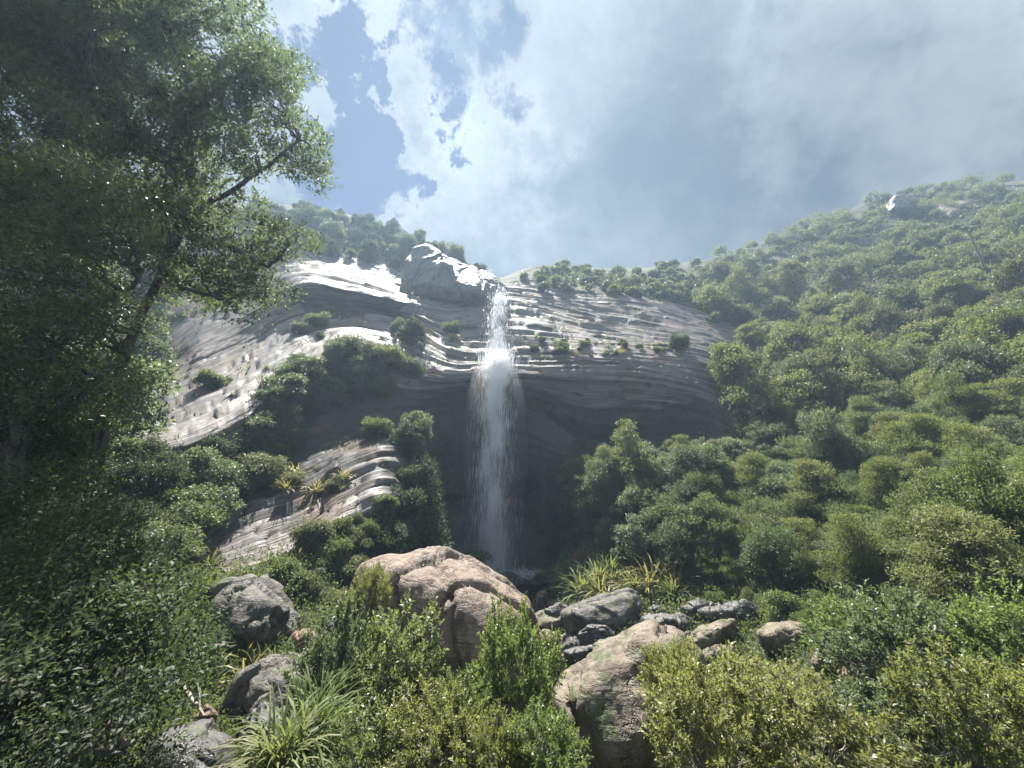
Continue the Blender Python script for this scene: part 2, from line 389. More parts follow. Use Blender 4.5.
SUB = [10, 10, 10, 16, 22, 26, 22, 26, 30, 30, 30, 22, 22, 8]
vs = np.concatenate([np.linspace(i, i + 1, n, endpoint=False) for i, n in enumerate(SUB)] + [[NR - 1]])
iv = np.minimum(vs.astype(int), NR - 2); tv = (vs - iv)[None, :, None]
G = CK[:, iv] * (1 - tv) + CK[:, iv + 1] * tv                                     # ncol x nv x 3
# soften the profile a little outside the rock faces
for _ in range(2):
    G[:, 1:-1] = 0.5 * G[:, 1:-1] + 0.25 * (G[:, :-2] + G[:, 2:])
U, Vv = np.meshgrid(cols, vs, indexing='ij')
def band(x, a, b, s):
    return np.clip((x - a) / s + 0.5, 0, 1) * np.clip((b - x) / s + 0.5, 0, 1)
nz = fbm(G * 0.13, 4)
Un = U + nz * 40; Vn = Vv + nz * 0.35
def blk(v0, v1, p0, p1): return band(Vn, v0, v1, 0.15) * band(Un, p0, p1, 18)
# rows: 3 toe, 4 slab bottom, 5 slab top, 6 wall foot, 7 lip, 8 ledge back, 9 upper lip, 10 slab top, 11 brow, 12 skyline
rock = np.maximum.reduce([
    blk(3.9, 5.15, 195, 425), blk(4.9, 6.0, 290, 600) , blk(5.8, 6.4, 180, 735), blk(6.2, 7.0, 395, 735), blk(6.2, 7.0, 170, 248), blk(6.85, 8.4, 120, 745),
    blk(7.8, 10.15, 165, 745), blk(9.6, 10.6, 225, 520), blk(10.3, 11.2, 395, 500), blk(10.1, 10.9, 235, 300),
    blk(3.2, 5.2, 435, 590), blk(9.7, 10.35, 880, 960) * 0])
wall = np.maximum.reduce([blk(4.9, 6.6, 150, 760), blk(3.0, 5.2, 425, 620), blk(7.95, 8.95, 285, 410)])      # black algae-stained wall under the ledges; cavity below upper slab has shade painted in
# normals, then ledges and broken blocks along the strata
def normals(G):
    du = np.gradient(G, axis=0); dv = np.gradient(G, axis=1)
    n = np.cross(du, dv); n /= np.linalg.norm(n, axis=2, keepdims=True) + 1e-9
    return n
N = normals(G)
if N[len(cols)//2, len(vs)//2, 1] > 0: N = -N
ulen = np.concatenate([np.zeros((1, len(vs))), np.cumsum(np.linalg.norm(np.diff(G, axis=0), axis=2), axis=0)])
ulen = ulen - ulen[len(cols)//2][None, :]
vlen = np.concatenate([np.zeros((len(cols), 1)), np.cumsum(np.linalg.norm(np.diff(G, axis=1), axis=2), axis=1)], axis=1)
cm = (cols > 150) & (cols < 720)
vlen = np.broadcast_to(vlen[cm].mean(0)[None, :], vlen.shape) + 0.25 * fbm(G * 0.05 + 3, 2)
sN = fbm(np.stack([ulen * 0.045, vlen * 0.15, 0 * vlen], -1), 3)
CRACKS = []
def blocks(cu, cv, seed, tilt):
    # broken slabs: every cell of a stretched Voronoi pattern has its own height and slope
    x = (ulen + 1.5 * sN) / cu; y = (vlen + 0.03 * ulen + 0.12 * sN) / cv
    i0, j0 = np.floor(x).astype(np.int64), np.floor(y).astype(np.int64)
    best = np.full(x.shape, 1e9); second = np.full(x.shape, 1e9); H = np.zeros_like(x); by = np.zeros_like(x); sy = np.zeros_like(x)
    for di in (-1, 0, 1):
        for dj in (-1, 0, 1):
            i, j = i0 + di, j0 + dj
            a, b, c = _h(i, j, i * 0 + seed), _h(i, j, i * 0 + seed + 1), _h(i, j, i * 0 + seed + 2)
            px, py = i + a, j + 0.5 + (b - 0.5) * 0.7
            d = np.abs(x - px) + 1.3 * np.abs(y - py)
            hh = 0.7 * (_h(i * 0 + 3, j, i * 0 + seed + 5) - 0.5) + 0.3 * (c - 0.5) + tilt * (0.4 * (b - 0.5) * (x - px) + 0.9 * (py - y))
            nb = d < best
            ns = (~nb) & (d < second)
            sy = np.where(nb, by, np.where(ns, py, sy)); by = np.where(nb, py, by)
            second = np.where(nb, best, np.where(ns, d, second)); best = np.where(nb, d, best); H = np.where(nb, hh, H)
    gap = np.clip(1 - (second - best) / np.where(np.abs(sy - by) < 0.45, 0.25 / cu, 0.10), 0, 1)
    CRACKS.append(gap)
    return H - 0.35 * gap
def strata(freq, seed, warp, blocklen):
    s = vlen * freq + sN * warp + ulen * 0.012
    i = np.floor(s); f = s - i
    b = np.floor(ulen / blocklen + _h(i.astype(np.int64) + seed, i.astype(np.int64) * 0, i.astype(np.int64) * 0 + 5) * 7 + sN)
    r = _h(i.astype(np.int64) + seed, b.astype(np.int64), (i * 0).astype(np.int64) + 3)
    saw = np.minimum(f * 9, 1) * (1 - 0.8 * f)
    return r * 0.75 + saw * 0.75 - 0.7
amp = np.clip(0.62 + 1.1 * fbm(G * 0.09 + 21, 3), 0.12, 1.3); amp2 = np.clip(0.6 + 1.2 * fbm(G * 0.16 + 55, 3), 0.05, 1.3)
disp = amp * 0.8 * blocks(19.0, 1.7, 10, 0.8) + amp2 * 0.5 * blocks(9.5, 0.62, 20, 0.9) + amp2 * 0.2 * blocks(6.0, 0.28, 30, 0.8) + 0.3 * fbm(G * 0.10, 3) + 0.07 * fbm(G * 0.6 + 9, 3)
near_fade = np.clip((G[..., 1] - 12) / 20, 0.25, 1)
soil_d = 1.6 * fbm(G * 0.07 + 40, 3) + 0.5 * fbm(G * 0.3, 3)
D = (disp * rock * 1.0 + soil_d * (1 - rock)) * near_fade
D *= np.clip((12.6 - Vv), 0, 1) * 0.85 + 0.15
G0 = G.copy()
G = G + N * D[..., None]
nc, nv = len(cols), len(vs)
idx = np.arange(nc * nv).reshape(nc, nv)
quads = np.stack([idx[:-1, :-1], idx[1:, :-1], idx[1:, 1:], idx[:-1, 1:]], -1).reshape(-1, 4)
rk = (rock[:-1, :-1] + rock[1:, 1:]).reshape(-1) * 0.5
uvs = np.stack([ulen, vlen], -1).reshape(-1, 2)
flatG = G.reshape(-1, 3)
def sub_sheet(name, mask, mat, smooth=True):
    q = quads[mask]
    used, inv = np.unique(q.ravel(), return_inverse=True)
    me = mk_mesh(name, flatG[used], inv.reshape(-1, 4).astype(np.int32), mat, smooth=smooth)
    uvl = me.uv_layers.new(name='strata')
    uvl.data.foreach_set('uv', uvs[q.ravel()].astype(np.float32).ravel())
    attr(me, 'veg', (1 - rock.reshape(-1))[used])
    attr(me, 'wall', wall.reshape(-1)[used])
    attr(me, 'crack', (np.maximum(CRACKS[0], 0.8 * CRACKS[1]) * (fbm(G * 0.2 + 70, 3) > -0.12)).reshape(-1)[used])
    return struct(link(name, me))
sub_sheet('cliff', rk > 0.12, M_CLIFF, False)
sub_sheet('hillside', rk <= 0.12, M_SOIL)
TB = BVHTree.FromPolygons([Vector(p) for p in flatG], quads.tolist())
rock_q = rk
def hit(px, py):
    loc, nor, i, d = TB.ray_cast(Vector((0, 0, 0)), ray(px, py).normalized())
    if loc is None: return None
    if nor.z < 0: nor = -nor
    return loc, nor, rock_q[i], d
def ground_z(x, y, default=-10):
    loc, nor, i, d = TB.ray_cast(Vector((x, y, 250)), Vector((0, 0, -1)))
    return loc.z if loc is not None else default

# the valley bottom under and behind everything, with the lookout the camera stands on
gx = np.linspace(-260, 260, 105); gy = np.linspace(-90, 300, 79)
GX, GY = np.meshgrid(gx, gy, indexing='ij')
rr = np.hypot(GX, GY + 3)
GZ = -14 - 21 * np.clip((GY - 10) / 60, 0, 1) + 12.2 * np.exp(-(np.hypot(GX * 0.5, np.minimum(GY + 1, 0) * 0.3) / 6) ** 2) * (GY < 2) + 1.2 * fbm(np.stack([GX, GY, 0 * GX], -1) * 0.03, 3)
GZ = np.where((GY > -30) & (GY < 2) & (np.abs(GX) < 10), np.minimum(GZ, -2.0), GZ)
gi = np.arange(GX.size).reshape(GX.shape)
gq = np.stack([gi[:-1, :-1], gi[1:, :-1], gi[1:, 1:], gi[:-1, 1:]], -1).reshape(-1, 4)
struct(link('ground', mk_mesh('ground', np.stack([GX, GY, GZ], -1).reshape(-1, 3), gq, M_SOIL, True)))

# ------------------------------------------------------------------ shape makers
class Tubes:
    def __init__(s): s.V = []; s.F = []; s.n = 0
    def add(s, pts, radii, sides=6):
        pts = np.asarray(pts, float); m = len(pts)
        t = np.gradient(pts, axis=0); t /= np.linalg.norm(t, axis=1, keepdims=True) + 1e-9
        ref = np.where(np.abs(t[:, 2:3]) > 0.9, np.array([[1., 0, 0]]), np.array([[0, 0, 1.]]))
        a = np.cross(t, ref); a /= np.linalg.norm(a, axis=1, keepdims=True) + 1e-9
        b = np.cross(t, a)
        th = np.linspace(0, 2 * np.pi, sides, endpoint=False)
        ring = pts[:, None] + (a[:, None] * np.cos(th)[None, :, None] + b[:, None] * np.sin(th)[None, :, None]) * np.asarray(radii)[:, None, None]
        s.V.append(ring.reshape(-1, 3))
        i = np.arange(m * sides).reshape(m, sides) + s.n
        j = np.roll(i, -1, axis=1)
        s.F.append(np.stack([i[:-1], j[:-1], j[1:], i[1:]], -1).reshape(-1, 4))
        s.n += m * sides
    def mesh(s, name, mat):
        return mk_mesh(name, np.concatenate(s.V), np.concatenate(s.F), mat, True)
def limb(a, b, rng, sag=0.15, n=7, wob=0.06):
    a, b = np.array(a, float), np.array(b, float); L = np.linalg.norm(b - a)
    t = np.linspace(0, 1, n)[:, None]
    p = a * (1 - t) + b * t
    p[:, 2] += (np.sin(t[:, 0] * np.pi) * sag * L)
    p[1:-1] += rng.normal(0, wob * L * 0.5, (n - 2, 3))
    return p

def leaves(name, pos, axis, nrm, length, width, tint, mat, fold=0.25):
    """many small rhombic leaves in one mesh"""
    n = len(pos)
    axis = axis / (np.linalg.norm(axis, axis=1, keepdims=True) + 1e-9)
    side = np.cross(axis, nrm); side /= np.linalg.norm(side, axis=1, keepdims=True) + 1e-9
    nn = np.cross(side, axis)
    L = np.broadcast_to(length, (n,))[:, None]; Wd = np.broadcast_to(width, (n,))[:, None]
    V = np.empty((n, 4, 3))
    V[:, 0] = pos
    V[:, 1] = pos + axis * L * 0.45 + side * Wd * 0.5 + nn * Wd * fold
    V[:, 2] = pos + axis * L - nn * L * 0.12
    V[:, 3] = pos + axis * L * 0.45 - side * Wd * 0.5 + nn * Wd * fold
    f = np.arange(n * 4).reshape(n, 4)
    me = mk_mesh(name, V.reshape(-1, 3), f, mat)
    attr(me, 'tint', np.repeat(tint, 4))
    return me

def unit(rng, n):
    v = rng.normal(size=(n, 3)); return v / np.linalg.norm(v, axis=1, keepdims=True)

def crown_points(rng, clumps, per, twig_leaves=6, twig_len=0.35, inner=0.25, up=0.5):
    """clumps: (cx,cy,cz, rx,ry,rz, tint). returns leaf positions, axes, normals, tints"""
    Ps, As, Ns, Ts = [], [], [], []
    vol = np.array([(c[3] * c[4] * c[5]) ** (2 / 3.) for c in clumps]); vol = vol / vol.mean()
    for c, w in zip(clumps, vol):
        nt = max(6, int(per * w / twig_leaves))
        d = unit(rng, nt)
        low = d[:, 2] < -0.35
        d[low, 2] *= -rng.rand(low.sum())
        d /= np.linalg.norm(d, axis=1, keepdims=True)
        lump = 1 + 0.28 * vnoise(d * 2.3 + c[0] * 3.1 + c[2])
        r = (1 - inner * np.abs(rng.normal(0, 1, nt)).clip(0, 2.5) / 1.5) * lump
        rad = np.array(c[3:6])
        p = np.array(c[:3]) + d * r[:, None] * rad
        out = d / rad; out /= np.linalg.norm(out, axis=1, keepdims=True)
        tw = out + np.array([0, 0, up]) + rng.normal(0, 0.35, (nt, 3)); tw /= np.linalg.norm(tw, axis=1, keepdims=True)
        k = np.arange(twig_leaves) / max(1, twig_leaves - 1)
        pp = p[:, None] + tw[:, None] * (k[None, :, None] * twig_len) + rng.normal(0, twig_len * 0.12, (nt, twig_leaves, 3))
        ax = tw[:, None] * (0.35 + 0.5 * k[None, :, None]) + rng.normal(0, 0.65, (nt, twig_leaves, 3))
        nr = out[:, None] * 0.6 + np.array([0, 0, 0.9]) + rng.normal(0, 0.55, (nt, twig_leaves, 3))
        ti = c[6] + rng.normal(0, 0.10, (nt, 1)) + rng.normal(0, 0.13, (nt, twig_leaves)) + 0.12 * (k[None] - 0.5)
        Ps.append(pp.reshape(-1, 3)); As.append(ax.reshape(-1, 3)); Ns.append(nr.reshape(-1, 3)); Ts.append(ti.ravel())
    return np.concatenate(Ps), np.concatenate(As), np.concatenate(Ns), np.concatenate(Ts).clip(0, 1)

def round_clumps(rng, n, Rr, H, flat=0.8, low=-0.75):
    out = []; n = int(n * 1.35); ph = rng.uniform(0, 6.28)
    for i in range(n):
        d = unit(rng, 1)[0]
        d[2] = low + (1 - low) * rng.rand()
        s = math.sqrt(max(0.05, 1 - d[2] ** 2)); h = math.hypot(d[0], d[1]) + 1e-6
        d[0] *= s / h; d[1] *= s / h
        lob = 1 + 0.22 * math.sin(3 * math.atan2(d[1], d[0]) + ph) + 0.15 * math.sin(5 * math.atan2(d[1], d[0]) + 2 * ph)
        d[0] *= lob; d[1] *= lob
        q = rng.uniform(0.62, 1.0)
        r = Rr * rng.choice([0.15, 0.2, 0.27, 0.36])
        q *= rng.uniform(0.75, 1.3)
        out.append((d[0] * Rr * q * 0.8, d[1] * Rr * q * 0.8, H + d[2] * Rr * flat * q * 0.85, r, r, r * rng.uniform(0.6, 0.85), rng.uniform(0.3, 0.7)))
    return out
def tier_clumps(rng, n, Rr, H, span):
    # flat sprays in loose storeys, wider below, with a broken outline
    out = []; ph = rng.uniform(0, 6.28)
    for i in range(n):
        k = rng.rand() ** 0.8
        a = rng.uniform(0, 6.28)
        lob = 1 + 0.25 * math.sin(2 * a + ph) + 0.18 * math.sin(5 * a + 2 * ph)
        q = math.sqrt(max(0.03, 1 - k ** 1.8)) * rng.uniform(0.35, 1.05) * lob
        lev = round(k * 6) / 6 + rng.uniform(-.05, .05)
        r = Rr * rng.choice([.14, .2, .27, .34]) * (1 - 0.3 * k)
        out.append((math.cos(a) * Rr * q * 0.85, math.sin(a) * Rr * q * 0.85, H + (lev - 0.42) * span - 0.10 * q * Rr, r * 1.15, r, r * rng.uniform(0.2, 0.34), 0.3 + 0.35 * k + rng.uniform(-.15, .15)))
    return out

def tree_proto(seed, style, Rr, H, per, L, Wd, lmat, bmat, flat=0.8, n=22, twig=6, twig_len=0.5, base=0.0):
    rng = np.random.RandomState(seed)
    if style == 'round': cl = round_clumps(rng, n, Rr, H, flat)
    elif style == 'tier': cl = tier_clumps(rng, n, Rr, H, Rr * 1.5)
    elif style == 'column':
        cl = []
        for i in range(n):
            k = i / (n - 1); a = i * 2.4; q = Rr * 0.55 * (1 - 0.8 * k)
            r = Rr * (0.62 - 0.35 * k)
            cl.append((math.cos(a) * q, math.sin(a) * q, H * (0.16 + 0.86 * k), r, r, r * 1.0, rng.uniform(0.25, 0.65)))
    p, a, nr, t = crown_points(rng, cl, per, twig, twig_len, up=0.35 if style != 'tier' else 0.1)
    crown = leaves('crown', p, a, nr, L * rng.uniform(0.7, 1.2, len(p)), Wd * rng.uniform(0.8, 1.2, len(p)), t, lmat)
    tb = Tubes()
    hub = np.array([rng.uniform(-.3, .3), rng.uniform(-.3, .3), H - Rr * flat * 0.65]) if style != 'column' else np.array([0, 0, H * 0.95])
    r0 = 0.055 * Rr + 0.03
    tb.add(limb((0, 0, -0.8), hub, rng, 0, 8, 0.05), np.linspace(r0 * 1.5, r0 * 0.8 if style != 'column' else r0 * .2, 8), 7)
    for c in cl[::(1 if style != 'column' else 2)]:
        st = hub + np.array([0, 0, rng.uniform(-.3, .1) * Rr]) if style != 'column' else np.array([0, 0, c[2] - 0.3])
        tb.add(limb(st, (c[0], c[1], c[2] + c[5] * 0.2), rng, 0.12, 7, 0.1), np.linspace(r0 * 0.55, r0 * 0.08, 7), 5)
    return crown, tb.mesh('trunk', bmat)

def plant(proto, name, loc, s, rot, label, cat, group=None, sz=1.0, tilt=(0, 0), parts=('crown', 'trunk')):
    root = link(name, None, None, loc)
    root.rotation_euler = (tilt[0], tilt[1], rot); root.scale = (s, s, s * sz)
    root.empty_display_size = 0.3
    for pn, me in zip(parts if len(proto) > 1 else ('blades',), proto): link(pn, me, root)
    return tag(root, label, cat, group)

# ------------------------------------------------------------------ boulders
def inside(poly, x, y):
    c = False; j = len(poly) - 1
    for i in range(len(poly)):
        (xi, yi), (xj, yj) = poly[i], poly[j]
        if (yi > y) != (yj > y) and x < (xj - xi) * (y - yi) / (yj - yi) + xi: c = not c
        j = i
    return c
def shrink(outline, k, dy):
    cx, cy = sum(p[0] for p in outline) / len(outline), sum(p[1] for p in outline) / len(outline)
    return [(cx + (x - cx) * k, cy + (y - cy) * k + dy) for x, y in outline]
def boulder(outline, Y, thick, mat, label, name='boulder', cat='boulder', bulge=0.35, lump=0.10, seed=0, lean=0.0, auto=True, rnd=2, group=None):
    """outline: its silhouette seen from the lookout at distance Y; lean pushes the upper part back"""
    rng = np.random.RandomState(seed + 5)
    pys = [p[1] for p in outline]; y0, y1 = min(pys), max(pys)
    if auto:
        hp = hit(sum(p[0] for p in outline) / len(outline), y1 - 0.12 * (y1 - y0))
        if hp: thick *= (hp[0].y / Y) ** .5; Y = hp[0].y
    pts = []
    cx, cy = np.mean([p[0] for p in outline]), np.mean(pys)
    for (px, py) in outline:
        k = (y1 - py) / (y1 - y0 + 1e-6)
        pts.append(P(px, py, Y + lean * k))
    for (px, py) in outline:
        k = (y1 - py) / (y1 - y0 + 1e-6)
        u, w = rng.uniform(0.72, 0.9), rng.uniform(0.45, 0.66)
        pts.append(P(cx + (px - cx) * u, cy + (py - cy) * u, Y + lean * k + thick * rng.uniform(0.75, 1.1)))
        pts.append(P(cx + (px - cx) * w, cy + (py - cy) * w, Y + lean * k * .7 - thick * bulge * rng.uniform(0.6, 1.1)))
    bm = bmesh.new()
    for p in pts: bm.verts.new(p)
    r = bmesh.ops.convex_hull(bm, input=bm.verts)
    bmesh.ops.delete(bm, geom=[v for v in bm.verts if not v.link_faces], context='VERTS')
    me = bpy.data.meshes.new('tmp'); bm.to_mesh(me); bm.free()
    o = bpy.data.objects.new('tmp', me); COL.objects.link(o)
    dim = max(o.dimensions)
    md = o.modifiers.new('r', 'REMESH'); md.mode = 'VOXEL'; md.voxel_size = dim / (62 if auto else 95)
    ms = o.modifiers.new('s', 'SMOOTH'); ms.iterations = rnd; ms.factor = 0.6
    dg = bpy.context.evaluated_depsgraph_get()
    em = bpy.data.meshes.new_from_object(o.evaluated_get(dg))
    bpy.data.objects.remove(o); bpy.data.meshes.remove(me)
    n = len(em.vertices)
    co = np.empty(n * 3, np.float32); em.vertices.foreach_get('co', co); co = co.reshape(-1, 3).astype(float)
    no = np.empty(n * 3, np.float32); em.vertices.foreach_get('normal', no); no = no.reshape(-1, 3)
    q = co / dim
    d = lump * dim * (0.5 * fbm(q * 2.2 + seed * 3.7, 3) - 0.45 * np.abs(fbm(q * 4.5 + seed * 1.3, 3)) + 0.28 * fbm(q * 9 + seed, 4))
    # joints: narrow creases along warped planes
    for k in range(3):
        ax = rng.normal(size=3); ax /= np.linalg.norm(ax)
        s = (q @ ax) * 3.2 + 0.35 * fbm(q * 3 + k * 9, 3) + rng.rand()
        f = np.abs(s - np.round(s))
        d -= lump * dim * 0.30 * np.exp(-(f / 0.03) ** 2) - lump * dim * 0.34 * (np.floor(s) % 2)
    co += no * d[:, None]
    gz = ground_z(co[:, 0].mean(), co[:, 1].mean(), co[:, 2].min()) - 0.25
    mid = (co[:, 2].min() + co[:, 2].max()) / 2
    if co[:, 2].min() > gz:                      # settle it into the ground
        lowv = co[:, 2] < mid
        co[lowv, 2] = mid - (mid - co[lowv, 2]) * (mid - gz) / (mid - co[:, 2].min())
    base = np.array([co[:, 0].mean(), co[:, 1].mean(), co[:, 2].min()])
    em.vertices.foreach_set('co', (co - base).astype(np.float32).ravel())
    em.polygons.foreach_set('use_smooth', np.ones(len(em.polygons), bool))
    em.materials.clear(); em.materials.append(mat); em.update(); em.name = name
    return tag(link(name, em, None, Vector(base)), label, cat, group)

boulder(shrink([(352, 575), (358, 560), (376, 551), (418, 547), (440, 552), (462, 566), (490, 580), (508, 592), (524, 606), (532, 622), (520, 690), (500, 740), (440, 740), (408, 690), (372, 620)], .95, 3),
        19.5, 7.0, M_PINK, 'huge smooth pinkish boulder, the largest rock, below the waterfall behind green bushes', seed=1, auto=False, lean=2.6, lump=0.07, rnd=4)
boulder([(558, 700), (566, 682), (590, 662), (618, 644), (645, 630), (664, 627), (682, 638), (697, 656), (700, 690), (694, 780), (640, 800), (600, 790), (586, 745), (572, 722)],
        12.6, 3.6, M_TAN, 'big tan weathered boulder with dark cracks rising from the shrubs, right of the round bush', seed=2, auto=False, lean=1.6, lump=0.09)
boulder([(562, 614), (580, 604), (606, 596), (628, 590), (638, 594), (642, 606), (634, 626), (612, 640), (590, 640), (570, 632)],
        25, 3.0, M_GREY, 'broad grey slab boulder with a flat sloping top in the stream bed', seed=3, lean=1.5, lump=0.06, rnd=2)
boulder([(528, 618), (545, 613), (575, 612), (590, 616), (588, 626), (570, 634), (540, 634), (528, 628)],
        22.5, 2.6, M_TAN, 'flat tan ledge rock wedged beside the huge pinkish boulder', seed=4, lump=0.06, rnd=2)
boulder([(643, 620), (660, 614), (680, 615), (692, 622), (690, 634), (670, 640), (648, 636)],
        24, 2.2, M_DARK, 'dark wet boulder right of the broad grey slab boulder', seed=5, lump=0.08)
boulder([(648, 609), (656, 606), (667, 608), (668, 616), (652, 617)],
        28, 1.4, M_DARK, 'small dark boulder tucked behind the dark wet boulder', seed=6)
boulder([(684, 645), (700, 630), (722, 619), (735, 620), (734, 636), (716, 652), (694, 656)],
        20, 2.0, M_TAN, 'angular tan slab tilted up to the right, beside the dark wet boulder', seed=7, lump=0.05, rnd=2)
boulder([(758, 634), (768, 624), (790, 622), (814, 628), (812, 646), (800, 658), (776, 656), (762, 648)],
        18.5, 2.0, M_TAN, 'pale tan split boulder standing alone among the olive shrubs', seed=8, lump=0.06, rnd=2)
boulder([(812, 664), (818, 650), (830, 646), (838, 656), (838, 672), (826, 678)],
        16.5, 1.2, M_TAN, 'small tan rock below the pale split boulder', seed=9)
boulder([(844, 690), (848, 672), (862, 667), (876, 672), (886, 688), (876, 702), (856, 702)],
        15, 1.6, M_RUST, 'rusty brown rock half buried in shrubs under the pale split boulder', seed=10)
boulder([(926, 684), (938, 674), (956, 674), (966, 684), (956, 694), (936, 694)],
        15.0, 1.3, M_TAN, 'low buff rock among the green trees furthest right of the boulders', seed=11)
boulder([(905, 640), (912, 622), (926, 616), (934, 624), (930, 642), (915, 648)],
        18.5, 1.2, M_TAN, 'small pale rock peeping out of the right hand bushes above the low buff rock', seed=12)
boulder([(560, 648), (570, 638), (586, 640), (590, 654), (580, 664), (564, 662)],
        19, 1.4, M_GREY, 'squat grey stone under the broad grey slab boulder', seed=13)
boulder([(536, 646), (544, 632), (558, 634), (562, 650), (556, 664), (540, 662)],
        19, 1.5, M_TAN, 'reddish tan upright stone between the huge boulder and the squat grey stone', seed=14)
boulder([(533, 606), (538, 594), (545, 592), (548, 604), (545, 614), (535, 614)],
        27, 1.2, M_PINK, 'small pinkish upright stone at the right shoulder of the huge boulder', seed=15)
boulder([(548, 604), (558, 598), (572, 602), (566, 612), (552, 612)],
        30, 1.6, M_GREY, 'grey stone on the edge of the flax below the falls', seed=16)
boulder([(590, 648), (604, 640), (622, 640), (628, 650), (612, 658), (596, 658)],
        18, 1.2, M_DARK, 'dark flat stone in front of the broad grey slab boulder', seed=17)
boulder([(700, 612), (716, 606), (738, 606), (748, 616), (738, 628), (712, 628)],
        24, 2.0, M_DARK, 'dark shaded rock under ferns behind the angular tan slab', seed=18)
boulder([(236, 700), (244, 680), (262, 668), (290, 666), (312, 676), (318, 694), (306, 724), (276, 740), (246, 726)],
        12.5, 2.4, M_GREY, 'rounded grey boulder streaked with lichen at lower left', seed=19, lean=.8)
boulder([(208, 612), (212, 598), (226, 588), (246, 586), (268, 598), (282, 614), (290, 634), (268, 642), (226, 636)],
        17, 2.6, M_GREY, 'long weathered grey boulder with a dark hollow, below the left rock slab', seed=20, lean=1.0, lump=0.13)
boulder([(150, 765), (168, 742), (200, 736), (224, 746), (230, 790), (160, 800)],
        8.6, 1.6, M_DARK, 'dark grey slab rock in shade at the bottom edge, left', seed=21, lean=.6)
boulder([(194, 738), (198, 716), (206, 708), (214, 716), (214, 736), (204, 746)],
        10.5, 0.8, M_RUST, 'rust brown upright stone beside the dark slab rock', seed=22)
boulder([(292, 652), (296, 636), (308, 630), (320, 640), (318, 654), (304, 660)],
        15.5, 1.0, M_RUST, 'rusty orange stone next to the rounded grey boulder', seed=23)
boulder([(318, 640), (324, 622), (340, 616), (350, 630), (346, 648), (330, 654)],
        17.5, 1.2, M_DARK, 'dark stone in the gap left of the big green bush', seed=24)
boulder([(128, 600), (132, 592), (142, 592), (148, 600), (140, 608)],
        17, 0.8, M_RUST, 'small reddish stone in the undergrowth at far left', seed=25)
boulder([(250, 720), (262, 700), (290, 712), (296, 742), (280, 780), (250, 780)],
        11.0, 1.5, M_DARK, 'dark shadowed rock under the rounded grey boulder', seed=26, lean=.5)
boulder([(296, 666), (302, 655), (320, 656), (328, 668), (318, 680), (300, 678)],
        15.0, 1.0, M_DARK, 'dark wet stone below the rusty orange stone', seed=27)
_r = random.Random(9)
for k in range(36):
    px, py = _r.uniform(532, 752), _r.uniform(612, 668)
    if inside([(556, 700), (590, 655), (645, 625), (700, 650), (700, 700)], px, py): continue
    h = hit(px, py)
    Yk = min(h[1].y * 0 + h[0].y, 27) if h else 22
    w = _r.choice([8, 10, 13, 17, 21]); hh = w * _r.uniform(.5, .8)
    ang = [_r.uniform(-.25, .25) + i * 6.283 / 7 for i in range(7)]
    q = [(px + math.cos(t) * w * _r.uniform(.75, 1.1), py + math.sin(t) * hh * _r.uniform(.75, 1.1)) for t in ang]
    m_ = _r.choice([M_GREY, M_TAN, M_DARK, M_DARK])
    boulder(q, Yk - .6, w * .05, m_, {'dry grey': 'small grey', 'tan sandstone': 'small tan', 'dark wet rock': 'small dark'}.get(m_.name, 'small grey') + ' broken stone in the jumbled pile right of the huge pinkish boulder', name='stone', cat='stone', seed=60 + k, rnd=1, lump=.07, group='broken stones in the boulder pile')
boulder([(934, 210), (946, 202), (968, 200), (986, 206), (988, 214), (968, 220), (946, 219)],
        120, 9, M_TAN, 'pale rock outcrop near the top of the right hand ridge', name='rock_outcrop', cat='rock outcrop', seed=28, auto=False, lump=0.06, lean=8)
boulder([(886, 206), (896, 198), (912, 195), (918, 200), (904, 210), (890, 212)],
        124, 5, M_DARK, 'narrow grey rock outcrop left of the pale one on the ridge', name='rock_outcrop', cat='rock outcrop', seed=29, auto=False, lump=0.06, lean=5)
# the knob the stream slides over at the head of the falls
boulder([(404, 292), (406, 262), (414, 250), (426, 247), (446, 257), (470, 270), (492, 280), (504, 292), (500, 308), (450, 302)],
        74, 12, M_DARK, 'dark rounded rock knob beside the head of the waterfall', name='rock_outcrop', cat='rock', seed=30, auto=False, lump=0.05, lean=8, bulge=0.1)

